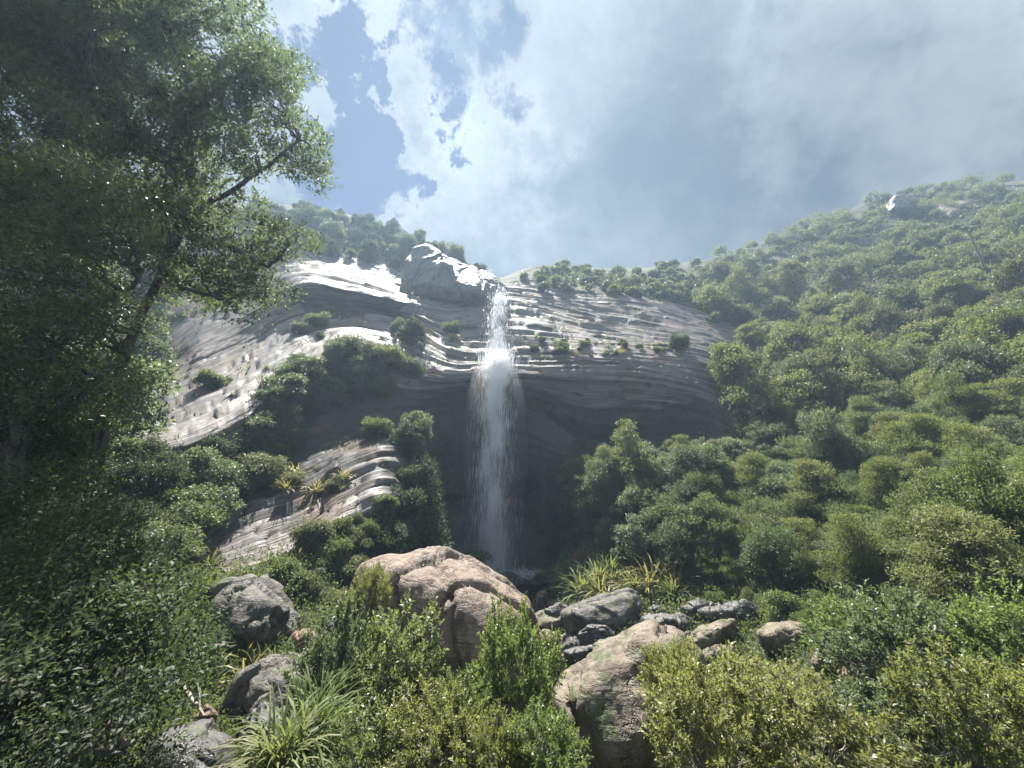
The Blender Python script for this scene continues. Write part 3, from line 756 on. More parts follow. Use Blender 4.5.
# ------------------------------------------------------------------ waterfall: thousands of falling threads of water
def water_mat():
    m, g = new_mat('falling water')
    p = g.n('ShaderNodeBsdfPrincipled'); p.inputs['Base Color'].default_value = (0.86, 0.89, 0.92, 1)
    p.inputs['Roughness'].default_value = 0.35
    tr = g.n('ShaderNodeBsdfTranslucent'); tr.inputs[0].default_value = (0.9, 0.92, 0.95, 1)
    mx = g.n('ShaderNodeMixShader'); mx.inputs[0].default_value = 0.5
    g.l(p.outputs[0], mx.inputs[1]); g.l(tr.outputs[0], mx.inputs[2])
    o = g.n('ShaderNodeOutputMaterial'); g.l(mx.outputs[0], o.inputs[0])
    return m
M_WATER = water_mat()
def threads(name, parent, rng, n, start, end, w0, w1, depth, throw, Lr, Wr, fade, bow=0.0):
    """threads of water between two points: they thin out and drift apart on the way down"""
    t = rng.rand(n) ** (1.0 + fade)
    wid = w0 + (w1 - w0) * t
    core = np.where(rng.rand(n) < 0.7, 0.5, 0.9)
    off = rng.normal(0, 0.34, n)
    off = np.where(np.abs(off) > .75, rng.uniform(-.4, .4, n), off) * core
    x = (off + 0.05 * np.sin(t * 23 + off * 5) + 0.03 * np.sin(t * 61 + 2)) * wid
    keep = vnoise(np.stack([off * 6, t * 9 - np.abs(off) * 3, 0 * t + 7.7], -1)) + 0.75 * rng.rand(n) > -.05
    t = np.where(keep, t, rng.rand(n) ** (1.0 + fade))
    y = rng.normal(0, depth * 0.4, n) - throw * np.sqrt(t)
    S, E = np.array(start), np.array(end)
    c = S + (E - S) * t[:, None]
    c[:, 2] += np.where(t < .06, rng.normal(0, 1.0, n), 0)
    c[:, 0] += x + bow * np.sin(t * np.pi); c[:, 1] += y
    L = Lr * rng.uniform(0.5, 1.5, n) * (0.6 + 0.8 * t); Wd = Wr * rng.uniform(0.4, 1.4, n)
    ax = (E - S) / np.linalg.norm(E - S) + rng.normal(0, 0.03, (n, 3))
    me = leaves(name, c, ax, unit(rng, n), L, Wd, np.full(n, 0.5), M_WATER, 0.2)
    return link(name, me, parent)
rng = np.random.RandomState(4)
lip = P(499, 298, 73.5); led = P(498, 364, 59.0); led2 = P(497, 364, 57.0); foot = P(495, 566, 56.0)
wf = link('waterfall', None, None, P(495, 570, 56)); 
tag(wf, 'tall white waterfall dropping in two leaps over the dark rock wall', 'waterfall')
inv = Matrix.Translation(-wf.location)
def rel(v): return tuple(Vector(v) - wf.location)
threads('upper_fall', wf, rng, 9000, rel(lip + Vector((0, -2.2, 1.0))), rel(led + Vector((0, -1.2, .4))), 3.4, 5.4, 1.6, 0.6, 1.3, 0.026, 0.1)
threads('lower_fall', wf, rng, 21000, rel(led2 + Vector((0, 0, .6))), rel(foot), 4.6, 6.4, 1.8, 1.6, 1.8, 0.022, 1.3, -0.4)
threads('spray', wf, rng, 1300, rel(P(499, 352, 59.5)), rel(P(499, 372, 56.4)), 8.0, 9.0, 1.0, 0.2, 0.3, 0.03, 0.0)
threads('slide', wf, rng, 6000, rel(P(488, 274, 90)), rel(P(500, 300, 72)), 1.6, 5.0, 1.0, 0.2, 0.9, 0.035, 0.0)
threads('drifting_spray', wf, rng, 9000, rel(P(497, 430, 56.2)), rel(P(486, 585, 52)), 7.0, 13.0, 3.5, 1.0, 0.12, 0.016, -0.2)
mm, g = new_mat('water mist')
pv = g.n('ShaderNodeVolumePrincipled'); pv.inputs['Color'].default_value = (0.95, 0.97, 1, 1); pv.inputs['Density'].default_value = 0.022; pv.inputs['Anisotropy'].default_value = 0.3
g.l(pv.outputs[0], g.n('ShaderNodeOutputMaterial').inputs['Volume'])
def ellipsoid(c, r):
    bm = bmesh.new(); bmesh.ops.create_icosphere(bm, subdivisions=4, radius=1)
    for v in bm.verts: v.co = Vector((v.co.x * r[0] + c[0], v.co.y * r[1] + c[1], v.co.z * r[2] + c[2]))
    me = bpy.data.meshes.new('mist'); bm.to_mesh(me); bm.free(); me.materials.append(mm); return me
link('mist', ellipsoid((0, -1.5, 16), (4.6, 3.0, 16.5)), wf)
threads('foam', wf, rng, 1600, rel(P(470, 572, 55)), rel(P(540, 574, 54)), 1.0, 1.0, 3.0, 0.0, 0.35, 0.05, 0.0)
link('mist', ellipsoid((-1.0, -4.5, 2.0), (8.0, 5.0, 7.0)), wf)
bed = []
for k in range(14):
    t = k / 13
    a, b = P(478 + 80 * t, 574 + 3 * math.sin(k), 54), P(478 + 80 * t, 584 + 2 * math.cos(k * 2), 47)
    bed += [list(a), list(b)]
bed = np.array(bed); bi = np.arange(28).reshape(14, 2)
m, g = new_mat('stream water')
p = g.n('ShaderNodeBsdfPrincipled'); p.inputs['Base Color'].default_value = (0.03, 0.04, 0.04, 1); p.inputs['Roughness'].default_value = 0.12
tcn = g.n('ShaderNodeTexCoord'); bp = g.n('ShaderNodeBump'); bp.inputs['Strength'].default_value = 0.5
g.l(g.noise(tcn.outputs['Object'], 3.0, 5), bp.inputs['Height']); g.l(bp.outputs[0], p.inputs['Normal'])
o = g.n('ShaderNodeOutputMaterial'); g.l(p.outputs[0], o.inputs[0])
struct(link('water', mk_mesh('water', bed, np.stack([bi[:-1, 0], bi[1:, 0], bi[1:, 1], bi[:-1, 1]], -1), m, True)))

# ------------------------------------------------------------------ tree kinds
PROTO = {
 'round': [tree_proto(100 + i, 'round', 3.0, 2.7, 170, 0.30, 0.15, [L_HILL, L_GREY, L_DRAB, L_TIER, L_BLUE][i % 5], M_BARK, [0.75, 1.05, 0.8, 0.7, 1.15][i], 42, 5, 0.45) for i in range(5)],
 'tier': [tree_proto(120 + i, 'tier', 3.4, 2.9, 200, 0.27, 0.13, [L_TIER, L_TIER, L_HILL, L_DRAB][i], M_BARK_PALE, 0.6, [46, 52, 60, 44][i], 6, 0.5) for i in range(4)],
 'open': [tree_proto(125 + i, 'tier', 3.6, 4.0, 150, 0.26, 0.12, [L_DRAB, L_TIER, L_GREY][i], M_BARK_PALE, 0.75, 44, 6, 0.5) for i in range(3)],
 'neartier': [tree_proto(320 + i, 'tier', 3.4, 2.9, 420, 0.17, 0.075, [L_TIER, L_HILL, L_TIER][i], M_BARK_PALE, 0.6, [50, 60, 46][i], 7, 0.45) for i in range(3)],
 'nearround': [tree_proto(330 + i, 'round', 3.0, 2.7, 380, 0.18, 0.085, [L_HILL, L_GREY, L_BLUE][i], M_BARK, [.8, 1.1, .95][i], 44, 7, 0.4) for i in range(3)],
 'grey': [tree_proto(130 + i, 'round', 2.8, 2.6, 180, 0.28, 0.14, [L_GREY, L_BLUE, L_GREY][i], M_BARK_PALE, [.9, 1.2, .8][i], 42, 5, 0.45) for i in range(3)],
 'dark': [tree_proto(140 + i, 'round', 2.6, 2.4, 190, 0.28, 0.14, L_DARK, M_BARK, [0.85, 1.2, 0.95][i], 38, 5, 0.45) for i in range(3)],
 'column': [tree_proto(150, 'column', 2.4, 10.0, 420, 0.26, 0.13, L_DARK, M_BARK, 1, 26)],
 'bush': [tree_proto(160 + i, 'round', 1.5, 0.9, 320, 0.17, 0.075, L_HILL, M_BARK, 0.75, 26, 6, 0.3) for i in range(3)],
 'olive': [tree_proto(170 + i, 'round', 1.5, 0.9, 320, 0.17, 0.075, L_DRAB, M_BARK, 0.75, 26, 6, 0.3) for i in range(3)],
 'rust': [tree_proto(180, 'round', 1.6, 1.1, 320, 0.2, 0.08, L_RUST, M_BARK_PALE, 0.8, 22, 6, 0.3)],
}
def flax_mesh(seed, n, L, Wd, mat, droop=0.55, spread=1.0):
    rng = np.random.RandomState(seed)
    V, Fq, T = [], [], []; k = 0
    for i in range(n):
        az = rng.uniform(0, 2 * np.pi); el = rng.uniform(0.35, 1.35); ll = L * rng.uniform(0.55, 1.1)
        d = np.array([math.cos(az) * math.cos(el) * spread, math.sin(az) * math.cos(el) * spread, math.sin(el)])
        s = np.array([-math.sin(az), math.cos(az), 0]); p = np.array([rng.normal(0, .12), rng.normal(0, .12), 0])
        m = 7
        for j in range(m):
            t = j / (m - 1)
            w = Wd * (0.6 + 0.8 * t) * (1 - t ** 3) * 0.5 + 0.002
            tw = s + np.array([0, 0, 0.25 * math.sin(i)])
            V += [p + tw * w, p - tw * w]
            p = p + d * ll / (m - 1)
            d = d + np.array([0, 0, -droop * 2.2 / (m - 1) * (0.5 + t)]); d /= np.linalg.norm(d)
        ii = np.arange(2 * m).reshape(m, 2) + k; k += 2 * m
        Fq.append(np.stack([ii[:-1, 0], ii[:-1, 1], ii[1:, 1], ii[1:, 0]], -1))
        T += [rng.uniform(0.15, 0.9)] * (2 * m)
    me = mk_mesh('flax', np.array(V), np.concatenate(Fq), mat); attr(me, 'tint', T)
    return me
FLAX = [flax_mesh(1, 70, 1.7, 0.09, L_BLADE), flax_mesh(2, 60, 1.5, 0.10, L_BLADE, 0.8), flax_mesh(3, 70, 1.6, 0.09, L_STRAW, 0.75), flax_mesh(4, 130, 1.9, 0.05, L_BLADE, 0.85)]

placed = []
HILL = []
PROTO['tuft'] = [(FLAX[2],), (FLAX[0],), (FLAX[1],)]
WORDS = {'tuft': 'clump of strap leaves', 'round': 'bushy round topped tree', 'grey': 'grey green tree', 'dark': 'dark leaved tree', 'tier': 'yellow green tree with flat layered sprays', 'open': 'thin open crowned tree with pale limbs',
         'neartier': 'yellow green tree with flat layered sprays', 'nearround': 'bushy round topped tree', 'bush': 'green bush', 'olive': 'olive bush', 'column': 'dark upright tree'}
def scatter(poly, n, kinds, srange, seed, where, cat, name, group, gap=0.8, rock_max=1.1, crown_r=3.0, tries=9000):
    """grow plants of some kinds over a part of the hillside, keeping them apart by their crown size; where: list of (view limit, phrase)"""
    rng = random.Random(seed); got = []
    x0, x1 = min(p[0] for p in poly), max(p[0] for p in poly); y0, y1 = min(p[1] for p in poly), max(p[1] for p in poly)
    for _ in range(tries):
        if len(got) >= n: break
        px, py = rng.uniform(x0, x1), rng.uniform(y0, y1)
        if not inside(poly, px, py): continue
        h = hit(px, py)
        if h is None or h[2] > rock_max: continue
        k = rng.random() ** 1.5
        s = srange[0] + (srange[1] - srange[0]) * k; rad = crown_r * s
        loc = h[0]
        if any((loc - q).length < gap * (rad + r) for q, r in placed): continue
        placed.append((loc, rad))
        kind = rng.choice(kinds); pr = rng.choice(PROTO[kind])
        if name == 'hillside_tree':
            HILL.append((s * rad / h[3] ** 2 / s, pr, kind, loc, s, k, px, where, group, rng.random())); got.append(1); continue
        size = 'small' if k < 0.25 else 'large' if k > 0.6 else 'middling'
        lab = size + ' ' + WORDS[kind] + ' ' + next(w for lim, w in where if px < lim)
        got.append(plant(pr, name, loc - Vector((0, 0, 0.3 * s)), s, rng.uniform(0, 6.28), lab, cat, group, sz=rng.uniform(0.8, 1.3), tilt=(rng.uniform(-.14, .14), rng.uniform(-.14, .14))))
    print('SCATTER', group, len(got))
    return got

for q in ((958, 212, 6), (965, 228, 6), (945, 222, 5), (980, 222, 5), (900, 210, 4), (900, 220, 4)):
    h = hit(q[0], q[1])
    if h: placed.append((h[0], q[2]))
# right hand forest, in belts from the skyline down
sky_r = [(505, 284), (560, 266), (640, 268), (700, 260), (760, 248), (800, 228), (850, 208), (900, 196), (960, 188), (1040, 182), (1090, 182), (1090, 235), (960, 250), (860, 275), (760, 300), (690, 305), (600, 292), (540, 290)]
sky_c = [(505, 284), (560, 268), (640, 270), (715, 260), (715, 300), (690, 305), (600, 294), (540, 292)]
scatter(sky_c, 120, ['round', 'tier', 'grey', 'dark'], (0.28, 0.62), 33, [(2000, 'on the ridge above the cliff')], 'tree', 'hillside_tree', 'far trees along the right skyline', 0.33)
sky_r = [(705, 262), (760, 248), (800, 228), (850, 208), (900, 196), (960, 188), (1040, 182), (1090, 182), (1090, 235), (960, 250), (860, 275), (760, 300), (700, 305)]
scatter(sky_r, 240, ['round', 'tier', 'grey', 'dark', 'open'], (0.4, 1.25), 3, [(700, 'on the ridge above the cliff'), (860, 'on the saddle right of the cliff top'), (2000, 'near the right skyline by the pale outcrop')], 'tree', 'hillside_tree', 'far trees along the right skyline', 0.31)
mid_r = [(690, 300), (760, 300), (860, 275), (960, 250), (1090, 235), (1090, 420), (960, 430), (860, 440), (760, 440), (735, 400), (735, 345)]
scatter(mid_r, 220, ['tier', 'tier', 'tier', 'round', 'grey', 'open'], (0.5, 1.4), 4, [(800, 'beside the right end of the cliff'), (920, 'half way up the right hillside'), (2000, 'half way up, at the right edge')], 'tree', 'hillside_tree', 'trees half way up the right hillside', 0.34)
low_r = [(760, 440), (860, 440), (960, 430), (1090, 420), (1090, 640), (950, 640), (860, 610), (780, 590), (755, 520)]
scatter(low_r, 150, ['neartier', 'nearround', 'neartier', 'nearround'], (0.4, 0.95), 5, [(840, 'low on the slope right of the recess'), (950, 'low on the right slope'), (2000, 'low on the slope at the right edge')], 'tree', 'hillside_tree', 'trees on the lower right slope', 0.36)
HILL.sort(key=lambda t: -t[0])
for _, pr, kind, loc, s_, k, px, where, group, r_ in HILL[:280]:
    size = 'small' if k < 0.25 else 'large' if k > 0.6 else 'middling'
    plant(pr, 'hillside_tree', loc - Vector((0, 0, 0.3 * s_)), s_, r_ * 6.28, size + ' ' + WORDS[kind] + ' ' + next(w for lim, w in where if px < lim), 'tree', group, sz=0.8 + r_ * .75, tilt=(r_ * .28 - .14, .14 - r_ * .28))
far_cr = []
for v in range(4):
    q = np.random.RandomState(500 + v); far_cr.append(crown_points(q, round_clumps(q, 24, 3.0, 2.6, .85), 45, 4, .5))
fp, fa, fn, ft = [], [], [], []
for i, (_, pr, kind, loc, s_, k, px, where, group, r_) in enumerate(HILL[280:]):
    p_, a_, n_, t_ = far_cr[i % 4]; M_ = np.array(Matrix.Rotation(r_ * 6.28, 3, 'Z')).T
    fp.append((p_ @ M_) * s_ + np.array(list(loc))); fa.append(a_ @ M_); fn.append(n_ @ M_); ft.append((t_ + (r_ - .5) * .4).clip(0, 1))
if fp:
    fp, fa, fn, ft = (np.concatenate(q) for q in (fp, fa, fn, ft)); q = np.random.RandomState(9)
    struct(link('distant_trees', leaves('distant_trees', fp, fa, fn, .42 * q.uniform(.7, 1.2, len(fp)), .22, ft, L_HILL)), 'stuff')
print('HILL', len(HILL))
foot_r = [(572, 470), (640, 462), (740, 455), (775, 560), (760, 600), (690, 585), (610, 565), (578, 520)]
scatter(foot_r, 100, ['grey', 'nearround', 'nearround', 'neartier', 'open'], (0.4, 0.9), 6, [(660, 'under the cliff beside the falls'), (2000, 'under the right end of the cliff')], 'tree', 'cliff_foot_tree', 'trees at the foot of the cliff', 0.36)
wall_r = [(520, 470), (590, 440), (600, 560), (525, 572)]
scatter(wall_r, 14, ['dark', 'bush', 'tuft', 'grey'], (0.3, 0.7), 19, [(2000, 'in the shadowed recess right of the falls')], 'shrub', 'recess_shrub', 'plants in the shadowed recess', 0.4)
foot_l = [(388, 455), (436, 425), (462, 500), (470, 575), (395, 580)]
scatter(foot_l, 16, ['dark', 'grey', 'dark'], (0.4, 0.8), 16, [(2000, 'climbing the dark wall left of the falls')], 'tree', 'cliff_foot_tree', 'trees left of the falls', 0.36)
# left hand ridge and ledges
ridge_l = [(225, 225), (300, 208), (350, 217), (400, 232), (450, 247), (486, 276), (470, 284), (420, 264), (395, 270), (330, 256), (270, 250)]
scatter(ridge_l, 110, ['dark', 'round', 'dark', 'grey'], (0.4, 0.95), 7, [(340, 'on the left ridge above the rock slabs'), (2000, 'on the left ridge nearest the waterfall')], 'tree', 'ridge_tree', 'trees on the left ridge', 0.34)
back_l = [(-60, 200), (110, 190), (225, 215), (215, 260), (170, 330), (150, 400), (110, 470), (-60, 520)]
scatter(back_l, 46, ['dark', 'round'], (0.6, 1.4), 17, [(2000, 'on the left slope behind the near trees')], 'tree', 'slope_tree', 'trees on the left slope', 0.42)
ledge_l = [(255, 418), (296, 378), (346, 352), (400, 362), (424, 372), (395, 395), (345, 408), (290, 432)]
scatter(ledge_l, 44, ['round', 'dark', 'grey'], (0.3, 0.8), 8, [(340, 'on the sloping ledge between the left slabs'), (2000, 'on the ledge just left of the falls')], 'tree', 'ledge_tree', 'shrubby trees on the ledge left of the falls', 0.34)
strip_l = [(120, 480), (190, 478), (250, 440), (300, 425), (300, 460), (240, 500), (200, 540), (150, 590), (110, 560)]
scatter(strip_l, 50, ['round', 'dark', 'grey'], (0.35, 0.85), 9, [(200, 'at the left end of the lower slabs'), (2000, 'in the dark gully between the two left slabs')], 'tree', 'ledge_tree', 'shrubby trees between the left slabs', 0.32)
slab_l = [(170, 400), (300, 330), (420, 312), (470, 330), (470, 350), (330, 345), (200, 420)]
scatter(slab_l, 18, ['bush', 'tuft', 'tuft'], (0.35, 0.9), 18, [(300, 'rooted in a crack of the long left slab'), (2000, 'rooted in a crack of the slab near the falls')], 'shrub', 'ledge_shrub', 'scrub in the cracks of the left slabs', 0.8, crown_r=1.5)
moss_l = [(300, 540), (380, 490), (440, 560), (430, 590), (330, 610), (270, 590)]
scatter(moss_l, 34, ['bush', 'tuft', 'olive'], (0.4, 1.1), 10, [(2000, 'on the dark bank under the lower left slab')], 'bush', 'bank_bush', 'bushes on the dark bank', 0.5, crown_r=1.5)
cliff_r = [(530, 335), (600, 340), (690, 342), (690, 356), (600, 356), (530, 360)]
scatter(cliff_r, 34, ['olive', 'tuft', 'tuft', 'bush'], (0.25, 0.9), 12, [(600, 'on the ledge just right of the falls'), (2000, 'toward the right end of the cliff ledge')], 'shrub', 'ledge_shrub', 'scrub on the ledge right of the falls', 0.5, crown_r=1.5)
floor = [(560, 560), (680, 575), (780, 600), (860, 620), (850, 650), (760, 625), (660, 608), (560, 600)]
scatter(floor, 34, ['olive', 'bush', 'olive', 'bush'], (0.4, 0.95), 13, [(700, 'on the bank between the falls and the boulders'), (2000, 'on the valley floor right of the boulders')], 'bush', 'valley_bush', 'bushes on the valley floor', 0.5, crown_r=1.5)

def one(kind, i, px, py, s, label, name, cat='tree', sz=1.0, Y=None, rot=None):
    if Y is None:
        h = hit(px, py); loc = h[0]
    else:
        loc = P(px, py, Y)
    return plant(PROTO[kind][i], name, loc - Vector((0, 0, 0.2)), s, px * 0.7 if rot is None else rot, label, cat, sz=sz)
one('column', 0, 420, 582, 1.15, 'dark spire shaped tree left of the foot of the falls', 'columnar_tree')
one('dark', 2, 402, 524, .75, 'dark round tree beside the top of the spire shaped tree, left of the falls', 'cliff_foot_tree')
one('dark', 1, 410, 552, .85, 'dark bushy tree behind the left shoulder of the huge boulder', 'cliff_foot_tree')
one('grey', 1, 424, 492, .6, 'grey green tree high on the dark wall between lower slab and falls', 'cliff_foot_tree')
one('dark', 0, 385, 560, .7, 'dark tree where the lower left slab meets the huge boulder', 'cliff_foot_tree')
one('grey', 0, 400, 552, 0.55, 'grey green tree close under the spire shaped tree', 'cliff_foot_tree')
one('round', 1, 470, 590, 0.75, 'misty green tree at the foot of the falls', 'cliff_foot_tree')
one('dark', 0, 680, 352, 0.75, 'lone round tree at the right end of the cliff ledge', 'ledge_tree')
one('dark', 1, 412, 346, 0.8, 'lone dark round tree on the ledge nearest the upper leap of the falls', 'ledge_tree')
one('bush', 0, 376, 436, 1.0, 'shaggy olive clump topping the lower left slab', 'ledge_shrub', 'shrub')
one('olive', 0, 290, 486, .7, 'straw coloured clump on the middle of the lower left slab', 'ledge_shrub', 'shrub')
one('olive', 1, 335, 492, .7, 'olive clump on the right edge of the lower left slab', 'ledge_shrub', 'shrub')
one('bush', 1, 210, 388, 1.0, 'small green bush alone on the long left rock slab', 'ledge_shrub', 'shrub')
one('bush', 0, 318, 326, 1.1, 'small dark bush on the upper edge of the long left rock slab', 'ledge_shrub', 'shrub')
one('bush', 1, 540, 412, 1.2, 'small bush clinging to the dark wall right of the falls', 'ledge_shrub', 'shrub')
one('rust', 0, 588, 578, 1.15, 'rusty brown bush at the foot of the cliff', 'valley_bush', 'bush')

# strap leaved flax clumps
def flax(i, px, py, s, label, Y=None, group=None):
    loc = hit(px, py)[0] if Y is None else P(px, py, Y)
    o = link('flax_clump', FLAX[i], None, loc); o.scale = (s, s, s); o.rotation_euler = (0, 0, px * 0.37)
    return tag(o, label, 'flax', group)
rng_f = random.Random(2)
for k in range(26):
    px, py = rng_f.uniform(555, 680), rng_f.uniform(572, 600)
    flax(rng_f.choice([0, 0, 1, 2]), px, py, rng_f.uniform(1.5, 2.2), 'arching flax clump on the bank behind the boulders', group='flax clumps behind the boulders')
for k in range(18):
    px, py = rng_f.uniform(120, 215), rng_f.uniform(520, 590)
    flax(rng_f.choice([0, 1, 2]), px, py, rng_f.uniform(.6, 1.0), 'strap leaved clump on the left bank below the slabs', group='flax clumps on the left bank')
for k in range(12):
    px, py = rng_f.uniform(225, 275), rng_f.uniform(640, 730)
    flax(rng_f.choice([0, 1, 2]), px, py, rng_f.uniform(.7, 1.05), 'strap leaved clump beside the rounded grey boulder', group='flax clumps by the rounded grey boulder')
for k, (px, py) in enumerate([(366, 432), (380, 426), (296, 478), (316, 494), (344, 480), (286, 492)]):
    flax(2, px, py, 1.0, 'yellowing flax clump growing on the lower left slab', group='flax clumps on the lower left slab')

# ------------------------------------------------------------------ foreground shrubs and the near trees at the left
def crown_variant(seed, lmat, n, L, Wd):
    """a shrub of many upright leafy shoots with gaps between them, about one metre in radius"""
    rng = np.random.RandomState(seed); Ps, As, Ns, Ts, tips = [], [], [], [], []
    for i in range(n):
        d = unit(rng, 1)[0]
        if d[2] < -.25: d[2] = abs(d[2]) * .8
        d /= np.linalg.norm(d)
        k = 1 + 0.4 * vnoise(d * 2.3 + seed * 1.7) + rng.uniform(-.08, .08)
        tip = d * (0.55 + 0.45 * rng.rand() ** .5) * k
        tips.append(tip)
        ax = d * 1.1 + np.array([0, 0, .45]) + rng.normal(0, .22, 3); ax /= np.linalg.norm(ax)
        tone = rng.uniform(.2, .72)
        for j in range(6):
            if j == 0: o, a2, ll, m = tip - ax * .26, ax, .32, 16
            else:
                o = tip - ax * rng.uniform(.06, .26); a2 = ax * .7 + rng.normal(0, .55, 3); a2 /= np.linalg.norm(a2); ll, m = rng.uniform(.08, .17), 9
            t = (np.arange(m) + rng.rand(m) * .6) / m
            p = o + a2 * (t * ll)[:, None] + rng.normal(0, .008, (m, 3))
            rad = unit(rng, m); rad -= a2 * (rad @ a2)[:, None]; rad /= np.linalg.norm(rad, axis=1, keepdims=True)
            la = rad * (1 - .45 * t)[:, None] + a2 * (.45 + .6 * t)[:, None]
            Ps.append(p); As.append(la); Ns.append(a2 + rad * -.5 + rng.normal(0, .3, (m, 3)) + np.array([0, 0, .4])); Ts.append(tone + .28 * (t - .5) + rng.normal(0, .08, m))
    P_, A_, N_, T_ = (np.concatenate(q) for q in (Ps, As, Ns, Ts))
    return leaves('crown', P_, A_, N_, L * rng.uniform(.65, 1.25, len(P_)), Wd * rng.uniform(.8, 1.2, len(P_)), T_.clip(0, 1), lmat), [(*t, .1, .1, .1, 0) for t in tips]
SHRUB = {'fresh': [crown_variant(200 + i, L_FRESH, 190, 0.072, 0.028) for i in range(3)],
         'olive': [crown_variant(210 + i, L_OLIVE, 200, 0.066, 0.025) for i in range(3)],
         'greyg': [crown_variant(220 + i, [L_GREY, L_BLUE][i], 190, 0.072, 0.03) for i in range(2)],
         'darkg': [crown_variant(230, L_DARK, 180, 0.07, 0.03)]}
def shrub(kind, i, px, py, Y, rx, rz, label, name='shrub', cat='shrub'):
    me, cl = SHRUB[kind][i]
    if Y is None:
        c = hit(px, py)[0] + Vector((0, 0, rz * .55))
    else: c = P(px, py, Y)
    zg = ground_z(c.x, c.y)
    root = link(name, None, None, (c.x, c.y, zg)); tag(root, label, cat)
    o = link('crown', me, root, (0, 0, c.z - zg)); o.scale = (rx, rx, rz); o.rotation_euler = (0, 0, px * 0.9 + i)
    rng = np.random.RandomState(int(px * 3 + py))
    tb = Tubes(); H = c.z - zg
    M = Matrix.Rotation(px * 0.9 + i, 3, 'Z')
    for k in range(4):
        ax, ay = rng.uniform(-.25, .25, 2) * rx
        tb.add(limb((ax * .5, ay * .5, -.4), (ax * 1.6, ay * 1.6, max(0.2, H - rz * 0.3)), rng, 0, 7, .05), np.linspace(.05, .025, 7), 6)
    for c2 in cl[::3]:
        e = M @ Vector((c2[0] * rx * 1.05, c2[1] * rx * 1.05, 0))
        tb.add(limb((e.x * .15, e.y * .15, max(0.1, H - rz * .6)), (e.x * .97, e.y * .97, H + c2[2] * rz * .97), rng, .05, 7, .08), np.linspace(.025, .006, 7), 5)
    link('stem', tb.mesh('stem', M_BARK_PALE), root)
    return root
shrub('fresh', 0, 388, 688, 13.0, 1.8, 2.1, 'large green bush in front of the huge pinkish boulder')
shrub('greyg', 0, 335, 680, 12.5, 1.3, 1.9, 'grey green bush left of the large green bush')
shrub('olive', 0, 370, 600, 17.0, .85, 1.5, 'slim olive bush climbing the left shoulder of the huge boulder')
shrub('fresh', 1, 516, 690, 11.5, 1.25, 2.2, 'tall round bush standing against the right side of the huge boulder')
shrub('olive', 1, 440, 752, 8.5, 1.15, 1.1, 'bright yellow green shrub at the bottom edge below the huge boulder')
shrub('fresh', 0, 545, 765, 8.0, .85, .9, 'low bright shrub at the bottom edge below the tall round bush')
shrub('fresh', 1, 370, 762, 8.6, .95, 1.0, 'leafy green shrub at the bottom edge above the long flax')
shrub('olive', 2, 720, 752, 9.0, 1.5, 1.7, 'broad olive shrub right of the big tan boulder')
shrub('olive', 0, 815, 762, 8.5, 1.6, 1.5, 'widest olive shrub at the bottom edge, right of centre')
shrub('olive', 1, 675, 690, 11.2, .95, 1.2, 'small olive shrub draped on the right flank of the big tan boulder')
shrub('olive', 1, 772, 712, 11.5, 1.5, 1.2, 'olive shrub below the pale split boulder')
shrub('greyg', 0, 905, 660, 15.5, 2.2, 2.0, 'blue green bush between the two rocks at right')
shrub('fresh', 0, 855, 640, 18.5, 2.0, 1.6, 'fresh green bush above the rusty brown rock')
shrub('greyg', 0, 885, 752, 11.0, 1.5, 1.4, 'blue green shrub right of the widest olive shrub')
shrub('olive', 2, 975, 730, 10.0, 1.5, 1.6, 'yellowish shrub in the bottom right corner')
shrub('fresh', 1, 955, 650, 16.5, 1.9, 1.6, 'fresh green bush above the low buff rock')
shrub('fresh', 0, 1020, 660, 13.0, 1.7, 2.0, 'green bush cut by the right edge of the view')
shrub('greyg', 1, 226, 652, None, .8, .7, 'small blue green shrub below the long weathered grey boulder')
shrub('fresh', 2, 252, 640, None, .7, .8, 'rounded green shrub hanging over the long weathered grey boulder', )
shrub('olive', 0, 205, 600, None, .8, .7, 'straggly olive shrub at the left end of the long weathered grey boulder')
shrub('olive', 1, 340, 612, None, .8, .8, 'olive shrub in the gap behind the large green bush')
shrub('fresh', 2, 460, 720, 9.5, .7, .9, 'green shoots between the round bush and the bright shrub')
shrub('olive', 2, 500, 760, 8.0, .6, .7, 'lowest olive shoots at the bottom edge, centre')
shrub('fresh', 1, 745, 660, None, .6, .6, 'green shrub between the angular slab and the split boulder')
shrub('greyg', 1, 835, 712, None, .8, .6, 'blue green shrub hiding the foot of the rusty brown rock')
shrub('greyg', 0, 1085, 700, 12.0, 1.8, 1.7, 'blue green shrub beyond the right edge of the view')
shrub('olive', 1, 1130, 760, 9.5, 1.6, 1.5, 'olive shrub beyond the right edge of the view')
shrub('fresh', 2, 1090, 640, 17.0, 2.2, 1.8, 'fresh green bush beyond the right edge of the view')
shrub('olive', 0, 1180, 690, 11.0, 1.8, 1.7, 'yellow green shrub well beyond the right edge of the view')
# long flax at the bottom edge
for k, (px, py, Y, s, i, lab) in enumerate([(300, 758, 9.0, .9, 3, 'long arching flax at the bottom edge, left of the large green bush'), (276, 770, 8.4, .8, 3, 'drooping flax at the bottom edge beside the dark shadowed rock'), (322, 738, 10.5, .8, 3, 'flax clump just below the grey green bush')]):
    flax(i, px, py, s, lab, Y)

